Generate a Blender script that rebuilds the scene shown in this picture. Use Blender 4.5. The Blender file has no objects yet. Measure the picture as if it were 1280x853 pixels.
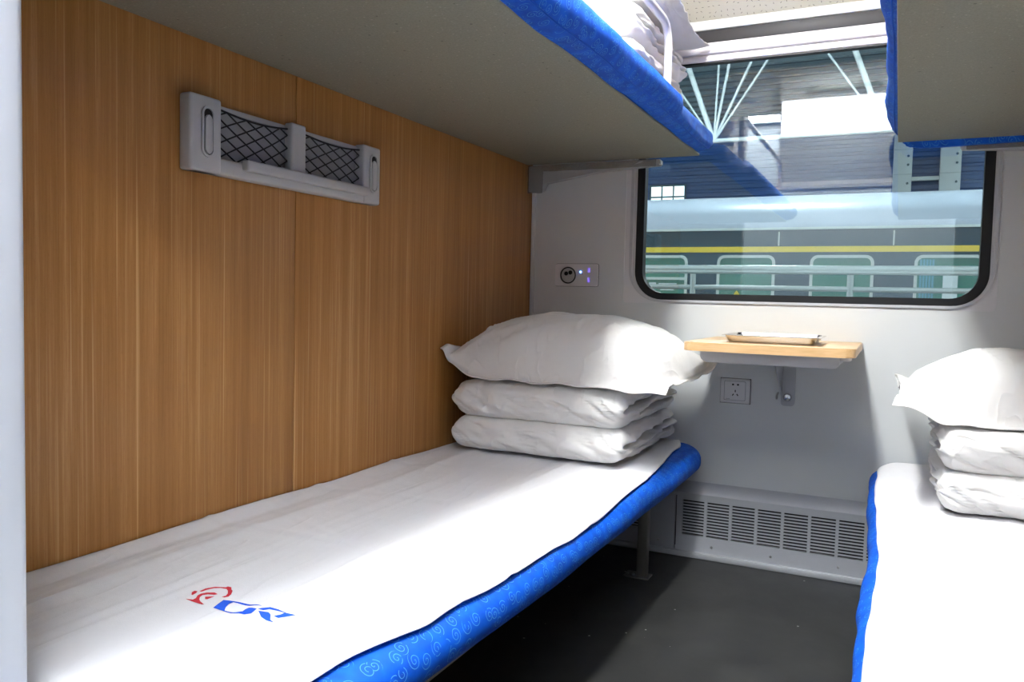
import bpy, bmesh, math, random
from mathutils import Vector, Matrix, noise
from mathutils.bvhtree import BVHTree

random.seed(7)
scene = bpy.context.scene
COL = scene.collection
PI = math.pi

# ------------------------------------------------------------------ camera
cam_d = bpy.data.cameras.new('camera')
cam_d.sensor_width = 36.0
cam_d.lens = 36.0 * 993.56 / 1280.0
cam_d.clip_start = 0.02
cam = bpy.data.objects.new('camera', cam_d)
COL.objects.link(cam)
YAW, PITCH, ROLL = 0.4511, -0.0537, 0.0242
fwd = Vector((-math.sin(YAW) * math.cos(PITCH), math.cos(YAW) * math.cos(PITCH), math.sin(PITCH)))
rgt = Vector((math.cos(YAW), math.sin(YAW), 0))
upv = rgt.cross(fwd)
r2 = rgt * math.cos(ROLL) + upv * math.sin(ROLL)
u2 = -rgt * math.sin(ROLL) + upv * math.cos(ROLL)
m = Matrix.Identity(4)
for i in range(3):
    m[i][0], m[i][1], m[i][2] = r2[i], u2[i], -fwd[i]
m[0][3], m[1][3], m[2][3] = 1.3819, -3.0175, 0.95
cam.matrix_world = m
scene.camera = cam

# ------------------------------------------------------------------ world, exposure, lamp powers
world = bpy.data.worlds.new('hall_daylight')
scene.world = world
world.use_nodes = True
bg = world.node_tree.nodes['Background']
bg.inputs['Color'].default_value = (0.90, 0.96, 1.0, 1)
bg.inputs['Strength'].default_value = 0.8
scene.view_settings.view_transform = 'Standard'
scene.view_settings.look = 'None'
scene.view_settings.gamma = 1.0
scene.view_settings.use_curve_mapping = False
scene.view_settings.exposure = 1.2
scene.cycles.use_denoising = True
scene.cycles.max_bounces = 10
scene.cycles.transparent_max_bounces = 16
scene.cycles.sample_clamp_indirect = 6.0
CEILING_LAMP = 54.0      # emission of the compartment's ceiling diffuser
DOOR_LAMP = 6.5          # emission of the lit panel above the doorway
CORRIDOR_LAMP = 26.0
HALL_FILL = 90.0  # emission of the out-of-view fill lamps added to light the hall

# ------------------------------------------------------------------ materials
def srgb(r, g, b):
    def f(c):
        c /= 255.0
        return c / 12.92 if c <= 0.04045 else ((c + 0.055) / 1.055) ** 2.4
    return (f(r), f(g), f(b), 1.0)

class NT:
    def __init__(self, name):
        self.m = bpy.data.materials.new(name)
        self.m.use_nodes = True
        self.t = self.m.node_tree
        self.b = self.t.nodes['Principled BSDF']
        self.out = self.t.nodes['Material Output']
    def n(self, typ, **kw):
        nd = self.t.nodes.new(typ)
        for k, v in kw.items():
            if k.startswith('_'):
                setattr(nd, k[1:], v)
        return nd
    def l(self, a, b):
        self.t.links.new(a, b)
    def math(self, op, a, b=None, clamp=False):
        nd = self.n('ShaderNodeMath', _operation=op, _use_clamp=clamp)
        for i, v in enumerate((a, b)):
            if v is None: continue
            if isinstance(v, (int, float)): nd.inputs[i].default_value = v
            else: self.l(v, nd.inputs[i])
        return nd.outputs[0]
    def mix(self, fac, c1, c2):
        nd = self.n('ShaderNodeMix', _data_type='RGBA')
        for i, v in ((0, fac), (6, c1), (7, c2)):
            if isinstance(v, (int, float, tuple)): nd.inputs[i].default_value = v
            else: self.l(v, nd.inputs[i])
        return nd.outputs[2]
    def coord(self, kind='Object', scale=(1, 1, 1)):
        tc = self.n('ShaderNodeTexCoord')
        mp = self.n('ShaderNodeMapping')
        mp.inputs['Scale'].default_value = scale
        self.l(tc.outputs[kind], mp.inputs['Vector'])
        return mp.outputs['Vector']
    def noise(self, vec, scale, detail=3, rough=0.5):
        nd = self.n('ShaderNodeTexNoise')
        nd.inputs['Scale'].default_value = scale
        nd.inputs['Detail'].default_value = detail
        nd.inputs['Roughness'].default_value = rough
        self.l(vec, nd.inputs['Vector'])
        return nd.outputs['Fac']
    def ramp(self, fac, stops):
        nd = self.n('ShaderNodeValToRGB')
        e = nd.color_ramp.elements
        while len(e) < len(stops): e.new(0.5)
        for el, (p, c) in zip(e, stops):
            el.position = p
            el.color = c if isinstance(c, tuple) else (c, c, c, 1)
        self.l(fac, nd.inputs['Fac'])
        return nd.outputs['Color']
    def bump(self, h, strength, dist=0.002):
        nd = self.n('ShaderNodeBump')
        nd.inputs['Strength'].default_value = strength
        nd.inputs['Distance'].default_value = dist
        self.l(h, nd.inputs['Height'])
        self.l(nd.outputs['Normal'], self.b.inputs['Normal'])
    def set(self, color=None, rough=None, metal=None, spec=None, sheen=None):
        if color is not None:
            if isinstance(color, tuple): self.b.inputs['Base Color'].default_value = color
            else: self.l(color, self.b.inputs['Base Color'])
        if rough is not None:
            if isinstance(rough, (int, float)): self.b.inputs['Roughness'].default_value = rough
            else: self.l(rough, self.b.inputs['Roughness'])
        if metal is not None: self.b.inputs['Metallic'].default_value = metal
        if spec is not None: self.b.inputs['Specular IOR Level'].default_value = spec
        if sheen is not None: self.b.inputs['Sheen Weight'].default_value = sheen
        return self.m

def plain(name, color, rough=0.5, metal=0.0, spec=0.5, var=0.05, scale=25, bump=0.0):
    t = NT(name)
    v = t.coord()
    f = t.noise(v, scale, 3)
    c2 = tuple(min(1, c * (1 + var)) for c in color[:3]) + (1,)
    c1 = tuple(c * (1 - var) for c in color[:3]) + (1,)
    t.set(t.mix(f, c1, c2), rough, metal, spec)
    if bump: t.bump(t.noise(v, 300, 2), bump, 0.001)
    return t.m

def emit(name, color, strength):
    t = NT(name)
    t.b.inputs['Base Color'].default_value = (0.8, 0.8, 0.8, 1)
    t.b.inputs['Emission Color'].default_value = color
    t.b.inputs['Emission Strength'].default_value = strength
    return t.m

M = {}
# vertical-grain wood laminate (grain along z, varies along y)
def wood_mat():
    t = NT('wood_laminate')
    v1 = t.coord('Object', (1, 1, 0.012))
    f1 = t.noise(v1, 55, 4, 0.7)
    v2 = t.coord('Object', (1, 1, 0.03))
    f2 = t.noise(v2, 210, 3, 0.7)
    v3 = t.coord('Object', (1, 1, 0.05))
    f3 = t.noise(v3, 9, 3, 0.5)
    s = t.math('ADD', t.math('MULTIPLY', f1, 0.5), t.math('ADD', t.math('MULTIPLY', f2, 0.25), t.math('MULTIPLY', f3, 0.25)))
    col = t.ramp(s, [(0.30, srgb(138, 92, 44)), (0.45, srgb(162, 111, 57)), (0.55, srgb(174, 123, 67)), (0.70, srgb(204, 157, 102))])
    vs = t.coord('Object', (1, 1, 0.15))
    fs = t.noise(vs, 480, 2, 0.6)
    col = t.mix(t.math('MULTIPLY', t.ramp(fs, [(0.55, 0.0), (0.75, 1.0)]), 0.25), col, srgb(126, 80, 38))
    fp = t.noise(t.coord('Object', (1, 1, 0.006)), 130, 2, 0.6)
    col = t.mix(t.math('MULTIPLY', t.ramp(fp, [(0.60, 0.0), (0.72, 1.0)]), 0.45), col, srgb(232, 192, 138))
    t.set(col, 0.42, 0, 0.35)
    return t.m
M['wood'] = wood_mat()
M['wall'] = plain('wall_light_grey', srgb(214, 217, 217), 0.38, 0, 0.4, 0.02, 8, 0.06)
M['corridor_wall'] = plain('corridor_wall_grey', srgb(168, 170, 174), 0.5, 0, 0.3, 0.03, 4)
M['white_panel'] = plain('white_painted_panel', srgb(216, 220, 228), 0.35, 0, 0.4, 0.015, 5)
M['trim_white'] = plain('trim_white_plastic', srgb(222, 222, 224), 0.35, 0, 0.45, 0.02)
M['blind_white'] = plain('blind_white_aluminium', srgb(226, 222, 228), 0.3, 0, 0.5, 0.02)
M['dark_strip'] = plain('dark_plum_strip', srgb(24, 21, 27), 0.5)
M['silver'] = plain('frame_silver', srgb(196, 198, 202), 0.35, 0.3, 0.5, 0.03)
M['rubber'] = plain('black_rubber', srgb(14, 16, 20), 0.45, 0, 0.4, 0.1)
M['rack_grey'] = plain('rack_grey_plastic', srgb(182, 182, 182), 0.42, 0, 0.5, 0.03)
M['rack_back'] = plain('rack_back_grey', srgb(150, 152, 156), 0.5, 0, 0.4, 0.03)
M['cord'] = plain('black_cord', srgb(16, 16, 20), 0.7)
M['heater'] = plain('heater_cover_grey', srgb(186, 188, 194), 0.4, 0.1, 0.5, 0.03, 60)
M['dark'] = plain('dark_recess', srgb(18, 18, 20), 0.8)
M['steel'] = plain('brushed_steel', srgb(178, 178, 178), 0.3, 0.9, 0.5, 0.05, 90)
M['chrome'] = plain('polished_steel', srgb(205, 205, 205), 0.16, 1.0, 0.5, 0.03)
M['leg_metal'] = plain('bed_leg_metal', srgb(120, 118, 112), 0.45, 0.5, 0.5, 0.06, 60)
M['grey_paint'] = plain('grey_painted_metal', srgb(178, 180, 184), 0.4, 0.1, 0.5, 0.03, 60)
M['socket_white'] = plain('socket_white_plastic', srgb(226, 226, 228), 0.32, 0, 0.5, 0.01)
M['rail_white'] = plain('rail_satin_metal', srgb(222, 222, 226), 0.28, 0.35, 0.5, 0.02)
M['edge_dark'] = plain('dark_board_edge', srgb(58, 50, 42), 0.6, 0, 0.4, 0.1, 40)

def table_mat():
    t = NT('table_laminate')
    f = t.noise(t.coord('Object', (0.06, 1, 1)), 160, 4, 0.6)
    t.set(t.ramp(f, [(0.3, srgb(206, 166, 114)), (0.7, srgb(224, 188, 140))]), 0.35, 0, 0.5)
    return t.m
M['table'] = table_mat()

def board_mat():
    t = NT('bunk_underside_laminate')
    v = t.coord()
    f = t.noise(v, 220, 4, 0.7)
    c = t.ramp(f, [(0.3, srgb(122, 120, 107)), (0.7, srgb(142, 140, 126))])
    vo = t.n('ShaderNodeTexVoronoi'); vo.inputs['Scale'].default_value = 24
    t.l(v, vo.inputs['Vector'])
    d = t.math('LESS_THAN', vo.outputs['Distance'], 0.07)
    vo2 = t.n('ShaderNodeTexVoronoi'); vo2.inputs['Scale'].default_value = 60
    t.l(v, vo2.inputs['Vector'])
    d2 = t.math('MULTIPLY', t.math('LESS_THAN', vo2.outputs['Distance'], 0.13), 0.35)
    c = t.mix(d2, c, srgb(190, 184, 170))
    c = t.mix(t.math('MULTIPLY', d, 0.6), c, srgb(50, 46, 40))
    t.set(c, 0.5, 0, 0.4)
    return t.m
M['board'] = board_mat()

def floor_mat():
    t = NT('rubber_floor')
    v = t.coord()
    f = t.noise(v, 6, 5, 0.6)
    c = t.ramp(f, [(0.3, srgb(40, 40, 40)), (0.7, srgb(52, 52, 51))])
    vo = t.n('ShaderNodeTexVoronoi'); vo.inputs['Scale'].default_value = 16
    t.l(v, vo.inputs['Vector'])
    sp = t.math('LESS_THAN', vo.outputs['Distance'], 0.05)
    gate = t.math('GREATER_THAN', t.noise(v, 3.1, 2), 0.5)
    c = t.mix(t.math('MULTIPLY', t.math('MULTIPLY', sp, gate), 0.9), c, srgb(205, 203, 198))
    t.set(c, t.ramp(f, [(0.3, 0.42), (0.7, 0.6)]), 0, 0.4)
    t.bump(t.noise(v, 500, 2), 0.1, 0.001)
    return t.m
M['floor'] = floor_mat()

def cloth_mat(name, col, bs=0.35, bd=0.007):
    t = NT(name)
    v = t.coord()
    f = t.noise(v, 900, 2)
    f2 = t.noise(v, 14, 4)
    va = t.n('ShaderNodeMapping'); va.inputs['Scale'].default_value = (9, 1.6, 5); va.inputs['Rotation'].default_value = (0.2, 0.1, 0.5)
    t.l(t.coord('Object'), va.inputs['Vector'])
    wa = t.noise(va.outputs['Vector'], 1.6, 2, 0.5)
    rid = t.math('POWER', t.math('SUBTRACT', 1.0, t.math('MULTIPLY', t.math('ABSOLUTE', t.math('SUBTRACT', wa, 0.5)), 6.0), True), 3.0)
    t.set(t.mix(f2, tuple(c * 0.97 for c in col[:3]) + (1,), col), 0.85, 0, 0.15, 0.15)
    t.bump(t.math('ADD', t.math('ADD', t.math('MULTIPLY', f, 0.15), f2), t.math('MULTIPLY', rid, 0.55)), bs, bd)
    return t.m
M['sheet'] = cloth_mat('white_cotton_sheet', srgb(232, 231, 234))
M['linen'] = cloth_mat('white_cotton_cover', srgb(236, 235, 233), 0.4, 0.009)

def swirl_mat():
    t = NT('blue_swirl_fabric')
    v = t.coord('UV', (32, 32, 1))
    vo = t.n('ShaderNodeTexVoronoi', _voronoi_dimensions='2D')
    vo.inputs['Scale'].default_value = 1.0
    vo.inputs['Randomness'].default_value = 0.65
    t.l(v, vo.inputs['Vector'])
    sub = t.n('ShaderNodeVectorMath', _operation='SUBTRACT')
    t.l(v, sub.inputs[0]); t.l(vo.outputs['Position'], sub.inputs[1])
    sp = t.n('ShaderNodeSeparateXYZ'); t.l(sub.outputs[0], sp.inputs[0])
    r = vo.outputs['Distance']
    ang = t.math('ARCTAN2', sp.outputs[1], sp.outputs[0])
    col = t.n('ShaderNodeSeparateColor'); t.l(vo.outputs['Color'], col.inputs[0])
    ph = t.math('ADD', t.math('MULTIPLY', ang, 1 / (2 * PI)), t.math('ADD', t.math('MULTIPLY', r, 4.6), col.outputs[0]))
    fr = t.math('FRACT', ph)
    tri = t.math('ABSOLUTE', t.math('SUBTRACT', fr, 0.5))
    line = t.math('GREATER_THAN', tri, 0.41)
    line = t.math('MULTIPLY', line, t.math('LESS_THAN', r, 0.44))
    gap = t.math('GREATER_THAN', t.noise(v, 1.3, 2), 0.42)
    line = t.math('MULTIPLY', t.math('MULTIPLY', line, gap), 0.55)
    f = t.noise(t.coord('UV', (9, 9, 1)), 3, 4)
    base = t.ramp(f, [(0.3, srgb(0, 70, 176)), (0.7, srgb(4, 92, 208))])
    t.set(t.mix(line, base, srgb(96, 170, 215)), 0.6, 0, 0.2, 0.0)
    t.bump(t.noise(v, 40, 2), 0.1, 0.001)
    return t.m
M['blue'] = swirl_mat()
M['red_print'] = plain('red_print', srgb(206, 60, 72), 0.8, 0, 0.1, 0.03)
M['blue_print'] = plain('blue_print', srgb(44, 92, 214), 0.8, 0, 0.1, 0.03)

def perf_mat():
    t = NT('perforated_panel')
    v = t.coord('UV', (44, 44, 1))
    vo = t.n('ShaderNodeTexVoronoi', _voronoi_dimensions='2D')
    vo.inputs['Scale'].default_value = 1.0
    vo.inputs['Randomness'].default_value = 0.45
    t.l(v, vo.inputs['Vector'])
    sub = t.n('ShaderNodeVectorMath', _operation='SUBTRACT')
    t.l(v, sub.inputs[0]); t.l(vo.outputs['Position'], sub.inputs[1])
    col = t.n('ShaderNodeSeparateColor'); t.l(vo.outputs['Color'], col.inputs[0])
    rot = t.n('ShaderNodeVectorRotate', _rotation_type='Z_AXIS')
    t.l(sub.outputs[0], rot.inputs['Vector'])
    t.l(t.math('MULTIPLY', t.math('ROUND', t.math('MULTIPLY', col.outputs[0], 4)), PI / 4), rot.inputs['Angle'])
    sp = t.n('ShaderNodeSeparateXYZ'); t.l(rot.outputs[0], sp.inputs[0])
    a = t.math('LESS_THAN', t.math('ABSOLUTE', sp.outputs[0]), 0.15)
    b = t.math('LESS_THAN', t.math('ABSOLUTE', sp.outputs[1]), 0.035)
    t.set(t.mix(t.math('MULTIPLY', a, b), srgb(206, 202, 190), srgb(70, 66, 60)), 0.55, 0, 0.3)
    return t.m
M['perforated'] = perf_mat()

def wrap_mat():
    t = NT('clear_plastic_film')
    v = t.coord()
    t.bump(t.noise(v, 60, 3), 0.6, 0.01)
    t.set(srgb(166, 162, 156), 0.18, 0, 0.8)
    tr = t.n('ShaderNodeBsdfTransparent')
    mx = t.n('ShaderNodeMixShader'); mx.inputs[0].default_value = 0.35
    t.l(tr.outputs[0], mx.inputs[1]); t.l(t.b.outputs[0], mx.inputs[2]); t.l(mx.outputs[0], t.out.inputs[0])
    return t.m
M['film'] = wrap_mat()

def glass_mat(name, tint):
    t = NT(name)
    tr = t.n('ShaderNodeBsdfTransparent'); tr.inputs[0].default_value = tint
    gl = t.n('ShaderNodeBsdfGlossy'); gl.inputs['Roughness'].default_value = 0.0
    fr = t.n('ShaderNodeFresnel'); fr.inputs['IOR'].default_value = 1.75
    mx = t.n('ShaderNodeMixShader')
    t.l(fr.outputs[0], mx.inputs[0]); t.l(tr.outputs[0], mx.inputs[1]); t.l(gl.outputs[0], mx.inputs[2])
    t.l(mx.outputs[0], t.out.inputs[0])
    return t.m
M['glass'] = glass_mat('tinted_window_glass', (0.93, 0.965, 0.965, 1))

M['train_body'] = plain('carriage_dark_green', srgb(28, 64, 78), 0.35, 0, 0.5, 0.06, 2)
M['train_roof'] = plain('carriage_grey_roof', srgb(150, 158, 172), 0.3, 0.15, 0.5, 0.08, 1.5)
M['yellow'] = plain('yellow_stripe', srgb(214, 188, 60), 0.45)
M['train_frame'] = plain('carriage_window_frame', srgb(180, 190, 188), 0.35, 0.2)
M['train_pane'] = plain('carriage_green_pane', srgb(42, 112, 98), 0.12, 0, 0.6, 0.12, 1.2)
M['curtain'] = plain('teal_curtain', srgb(70, 140, 160), 0.8)
M['galvanised'] = plain('galvanised_rail', srgb(168, 180, 180), 0.32, 0.5, 0.5, 0.06, 12)
M['hall_steel'] = plain('hall_white_steel', srgb(190, 200, 204), 0.45, 0, 0.5, 0.05, 2)
M['hall_blue'] = plain('hall_blue_cladding', srgb(48, 84, 134), 0.5, 0, 0.4, 0.08, 0.7)
M['hall_roof'] = plain('hall_roof_sheet', srgb(150, 176, 184), 0.5, 0, 0.4, 0.05, 0.7)
M['purlin'] = plain('hall_purlin', srgb(56, 84, 96), 0.6)
M['ground'] = plain('concrete_ground', srgb(110, 112, 112), 0.8, 0, 0.3, 0.1, 2)
M['hall_window'] = emit('hall_daylit_pane', srgb(200, 220, 225), 1.6)
M['lamp_ceiling'] = emit('ceiling_lamp_diffuser', (0.98, 1.0, 0.99, 1), CEILING_LAMP)
M['lamp_door'] = emit('door_lamp_diffuser', (0.97, 0.985, 1.0, 1), DOOR_LAMP)
M['lamp_corridor'] = emit('corridor_lamp_diffuser', (0.90, 0.95, 1.0, 1), CORRIDOR_LAMP)
M['fill_hall'] = emit('hall_fill_glow', (0.95, 1.0, 1.0, 1), HALL_FILL)
M['led_blue'] = emit('blue_indicator', (0.12, 0.3, 1.0, 1), 8.0)
M['usb_purple'] = emit('violet_usb_port', (0.10, 0.04, 0.75, 1), 0.6)

# ------------------------------------------------------------------ mesh helpers
def tag(o, label, cat, group=None, kind=None):
    o['label'] = label
    if cat: o['category'] = cat
    if group: o['group'] = group
    if kind: o['kind'] = kind
    return o

def finish(name, bm, mat, parent=None, smooth=True, angle=35, recalc=True):
    if recalc: bmesh.ops.recalc_face_normals(bm, faces=bm.faces)
    me = bpy.data.meshes.new(name)
    bm.to_mesh(me); bm.free()
    if isinstance(mat, str): mat = M[mat]
    me.materials.append(mat)
    if smooth:
        me.polygons.foreach_set('use_smooth', [True] * len(me.polygons))
        if angle < 180: me.set_sharp_from_angle(angle=math.radians(angle))
    o = bpy.data.objects.new(name, me)
    COL.objects.link(o)
    if parent is not None: o.parent = parent
    return o

def empty(name, loc=(0, 0, 0)):
    o = bpy.data.objects.new(name, None)
    o.empty_display_size = 0.05
    o.location = loc
    COL.objects.link(o)
    return o

def box(bm, x0, x1, y0, y1, z0, z1, bev=0.0, seg=2):
    t = bmesh.new()
    bmesh.ops.create_cube(t, size=1.0)
    for v in t.verts:
        v.co = Vector(((x0 + x1) / 2 + v.co.x * (x1 - x0), (y0 + y1) / 2 + v.co.y * (y1 - y0), (z0 + z1) / 2 + v.co.z * (z1 - z0)))
    if bev > 0:
        bmesh.ops.bevel(t, geom=list(t.edges), offset=min(bev, 0.49 * min(x1 - x0, y1 - y0, z1 - z0)), segments=seg, profile=0.5, affect='EDGES')
    merge(bm, t)

def merge(bm, t, mat=None):
    vs = {}
    for v in t.verts: vs[v] = bm.verts.new(mat @ v.co if mat else v.co)
    for f in t.faces:
        try: bm.faces.new([vs[v] for v in f.verts])
        except ValueError: pass
    t.free()

def tube(bm, pts, r, n=10, cap=True):
    pts = [Vector(p) for p in pts]
    rings = []
    prev = None
    for i, p in enumerate(pts):
        if i == 0: d = pts[1] - pts[0]
        elif i == len(pts) - 1: d = pts[-1] - pts[-2]
        else: d = (pts[i + 1] - p).normalized() + (p - pts[i - 1]).normalized()
        d.normalize()
        if prev is None:
            a = Vector((0, 0, 1)) if abs(d.z) < 0.9 else Vector((1, 0, 0))
            s = d.cross(a).normalized()
        else:
            s = (prev - d * prev.dot(d)).normalized()
        prev = s
        t = d.cross(s)
        rr = r[i] if isinstance(r, (list, tuple)) else r
        rings.append([bm.verts.new(p + (s * math.cos(2 * PI * k / n) + t * math.sin(2 * PI * k / n)) * rr) for k in range(n)])
    for a, b in zip(rings, rings[1:]):
        for k in range(n):
            bm.faces.new((a[k], a[(k + 1) % n], b[(k + 1) % n], b[k]))
    if cap:
        bm.faces.new(rings[0][::-1]); bm.faces.new(rings[-1])

def prism(bm, pts, axis, a0, a1):
    """extrude a 2D polygon along an axis; pts are the other two coords in xyz order"""
    def mk(p, a):
        l = [p[0], p[1]]; l.insert(axis, a); return bm.verts.new(l)
    A = [mk(p, a0) for p in pts]; B = [mk(p, a1) for p in pts]
    n = len(pts)
    bm.faces.new(A); bm.faces.new(B[::-1])
    for i in range(n):
        bm.faces.new((A[i], A[(i + 1) % n], B[(i + 1) % n], B[i]))

def rrect(x0, x1, z0, z1, r, n=8):
    out = []
    for cx, cz, a0 in ((x1 - r, z1 - r, 0), (x0 + r, z1 - r, PI / 2), (x0 + r, z0 + r, PI), (x1 - r, z0 + r, 1.5 * PI)):
        for k in range(n + 1):
            a = a0 + PI / 2 * k / n
            out.append((cx + r * math.cos(a), cz + r * math.sin(a)))
    return out

def ring(bm, outer, inner, axis, a0, a1):
    """plate with a hole between two equally sampled loops"""
    def mk(p, a):
        l = [p[0], p[1]]; l.insert(axis, a); return bm.verts.new(l)
    O0 = [mk(p, a0) for p in outer]; O1 = [mk(p, a1) for p in outer]
    I0 = [mk(p, a0) for p in inner]; I1 = [mk(p, a1) for p in inner]
    n = len(outer)
    for i in range(n):
        j = (i + 1) % n
        bm.faces.new((O0[i], O0[j], I0[j], I0[i]))
        bm.faces.new((O1[j], O1[i], I1[i], I1[j]))
        bm.faces.new((O0[j], O0[i], O1[i], O1[j]))
        bm.faces.new((I0[i], I0[j], I1[j], I1[i]))

def disc(bm, c, axis, r0, prof, n=24):
    """lathe: prof = [(radius, offset along axis)]"""
    rings = []
    for r, h in prof:
        row = []
        for k in range(n):
            a = 2 * PI * k / n
            l = [r * math.cos(a), r * math.sin(a)]; l.insert(axis, h)
            row.append(bm.verts.new(Vector(c) + Vector(l)))
        rings.append(row)
    for a, b in zip(rings, rings[1:]):
        for k in range(n): bm.faces.new((a[k], a[(k + 1) % n], b[(k + 1) % n], b[k]))
    bm.faces.new(rings[0][::-1]); bm.faces.new(rings[-1])

def boxobj(name, mat, dims, parent=None, bev=0.0):
    bm = bmesh.new(); box(bm, *dims, bev=bev)
    return finish(name, bm, mat, parent)

def copy_tree(o, parent=None):
    c = o.copy(); COL.objects.link(c); c.parent = parent
    for ch in list(o.children): copy_tree(ch, c)
    return c

def nz(x, y, z=0.0): return noise.noise(Vector((x, y, z)))
def sstep(a, b, x):
    t = max(0.0, min(1.0, (x - a) / (b - a))); return t * t * (3 - 2 * t)

W = 2.09           # compartment width (x), window wall at y = 0, corridor towards -y
YB = -2.40         # edge of the partition at the corridor
CEIL = 2.46

# ------------------------------------------------------------------ the room
o = boxobj('floor', 'floor', (-1.6, 3.6, -3.78, 0.05, -0.06, 0.0)); tag(o, 'dark grey rubber floor with pale specks', 'floor', kind='structure')

def panelled_wall(name, xa, xb, face, label):
    w = boxobj(name, 'edge_dark', (xa, xb, -2.46, 0.05, 0.0, CEIL))
    tag(w, label, 'wall', kind='structure')
    edges = [-2.458, -1.4383, -0.002]
    px0, px1 = (xb, xb + 0.004) if face > 0 else (xa - 0.004, xa)
    for a, b in zip(edges, edges[1:]):
        boxobj('panel', 'wood', (px0, px1, a + 0.0012, b - 0.0012, 0.02, CEIL - 0.005), w, 0.0008)
panelled_wall('wall_left', -0.06, -0.004, 1, 'warm brown wood-grain panelled wall beside the left berth')
panelled_wall('wall_right', W + 0.004, W + 0.06, -1, 'wood-grain panelled wall behind the right berth')

# window wall with opening
WX0, WX1, WZ0, WZ1 = 0.402, 1.668, 0.944, 1.93
bm = bmesh.new()
ring(bm, rrect(-0.004, W + 0.004, 0.0, 1.975, 0.001, 2), rrect(WX0, WX1, WZ0, WZ1, 0.012, 2), 1, 0.0, 0.05)
o = finish('wall_window', bm, 'wall'); tag(o, 'pale grey moulded wall under and around the window', 'wall', kind='structure')
# slim corner trim where the wood panel meets the window wall
bm = bmesh.new(); box(bm, 0.0005, 0.018, -0.012, -0.0005, 0.30, 1.97, 0.004)
o = finish('trim_1', bm, 'wall'); tag(o, 'slim pale grey corner strip beside the wood panel', 'trim', kind='structure')

# ceiling: a perforated sloping cove at the window, then a flat ceiling
bm = bmesh.new()
uvl = bm.loops.layers.uv.new('UVMap')
prof = [(0.03, 1.965), (-0.03, 1.99), (-0.16, 2.10), (-0.33, 2.27), (-0.50, 2.39), (-0.70, CEIL), (-3.80, CEIL)]
acc = [0]
for a, b in zip(prof, prof[1:]): acc.append(acc[-1] + math.dist(a, b))
for i in range(len(prof) - 1):
    q = [(-0.06, *prof[i]), (W + 0.06, *prof[i]), (W + 0.06, *prof[i + 1]), (-0.06, *prof[i + 1])]
    if i == len(prof) - 2: q = [(-1.6, *prof[i]), (3.6, *prof[i]), (3.6, *prof[i + 1]), (-1.6, *prof[i + 1])]
    vs = [bm.verts.new(p) for p in q]
    f = bm.faces.new(vs)
    for lp, (u, v) in zip(f.loops, ((q[0][0], acc[i]), (q[1][0], acc[i]), (q[2][0], acc[i + 1]), (q[3][0], acc[i + 1]))): lp[uvl].uv = (u, v)
bmesh.ops.remove_doubles(bm, verts=bm.verts, dist=1e-5)
g = bmesh.ops.extrude_face_region(bm, geom=list(bm.faces))
bmesh.ops.translate(bm, verts=[e for e in g['geom'] if isinstance(e, bmesh.types.BMVert)], vec=(0, 0.0, 0.06))
o = finish('ceiling', bm, 'perforated'); tag(o, 'cream perforated ceiling sloping down to the window', 'ceiling', kind='structure')
bm = bmesh.new(); box(bm, 0.0, W, -0.045, -0.001, 1.949, 1.985, 0.006)
o = finish('trim_2', bm, 'wall'); tag(o, 'pale grey cornice strip under the perforated ceiling', 'trim', kind='structure')
bm = bmesh.new(); box(bm, 0.0, W, -0.040, -0.001, 1.902, 1.948, 0.001)
o = finish('trim_3', bm, 'dark_strip'); tag(o, 'dark plum recessed strip above the window blind', 'trim', kind='structure')

# partition ends at the corridor
bm = bmesh.new(); box(bm, 0.001, 0.4235, YB - 0.06, YB, 0.0, CEIL, 0.012, 3)
o = finish('trim_4', bm, 'white_panel'); tag(o, 'white painted door jamb at the left edge of the picture', 'trim', kind='structure')
bm = bmesh.new(); box(bm, W - 0.4235, W - 0.001, YB - 0.06, YB, 0.0, CEIL, 0.012, 3)
o = finish('trim_5', bm, 'white_panel'); tag(o, 'white painted door jamb beside the right berth', 'trim', kind='structure')
# corridor shell behind the camera
o = boxobj('wall_corridor', 'corridor_wall', (-1.6, 3.6, -3.84, -3.78, 0.0, CEIL)); tag(o, 'pale grey corridor wall opposite the compartment', 'wall', kind='structure')
o = boxobj('wall_corridor_end', 'wall', (-1.66, -1.6, -3.84, 0.05, -0.06, CEIL + 0.06)); tag(o, 'pale grey end wall of the corridor on the left', 'wall', kind='structure')
o = boxobj('wall_corridor_far_end', 'wall', (3.6, 3.66, -3.84, 0.05, -0.06, CEIL + 0.06)); tag(o, 'pale grey end wall of the corridor on the right', 'wall', kind='structure')
o = boxobj('wall_partition', 'wall', (-1.6, -0.06, -2.46, -2.41, 0.0, CEIL)); tag(o, 'pale grey partition wall along the corridor, left', 'wall', kind='structure')
o = boxobj('wall_partition_right', 'wall', (W + 0.06, 3.6, -2.46, -2.41, 0.0, CEIL)); tag(o, 'pale grey partition wall along the corridor, right', 'wall', kind='structure')

# ------------------------------------------------------------------ window
win = empty('window_1', (1.03, 0.0, 0.944))
tag(win, 'wide carriage window with rounded black gasket above the table', 'window', kind='structure')
def at_win(o): o.parent = win; o.matrix_parent_inverse = Matrix.Translation((-1.03, 0, -0.944)); return o
N = 10
bm = bmesh.new(); ring(bm, rrect(WX0, WX1, WZ0, WZ1, 0.012, N), rrect(0.424, 1.662, 0.950, 1.925, 0.125, N), 1, 0.004, 0.03)
at_win(finish('surround', bm, 'trim_white'))
bm = bmesh.new(); ring(bm, rrect(0.424, 1.662, 0.950, 1.925, 0.125, N), rrect(0.436, 1.653, 0.955, 1.92, 0.115, N), 1, -0.006, 0.035)
ring(bm, rrect(0.436, 1.653, 0.955, 1.92, 0.115, N), rrect(0.446, 1.645, 0.959, 1.915, 0.108, N), 1, 0.0, 0.035)
at_win(finish('frame', bm, 'silver'))
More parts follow.
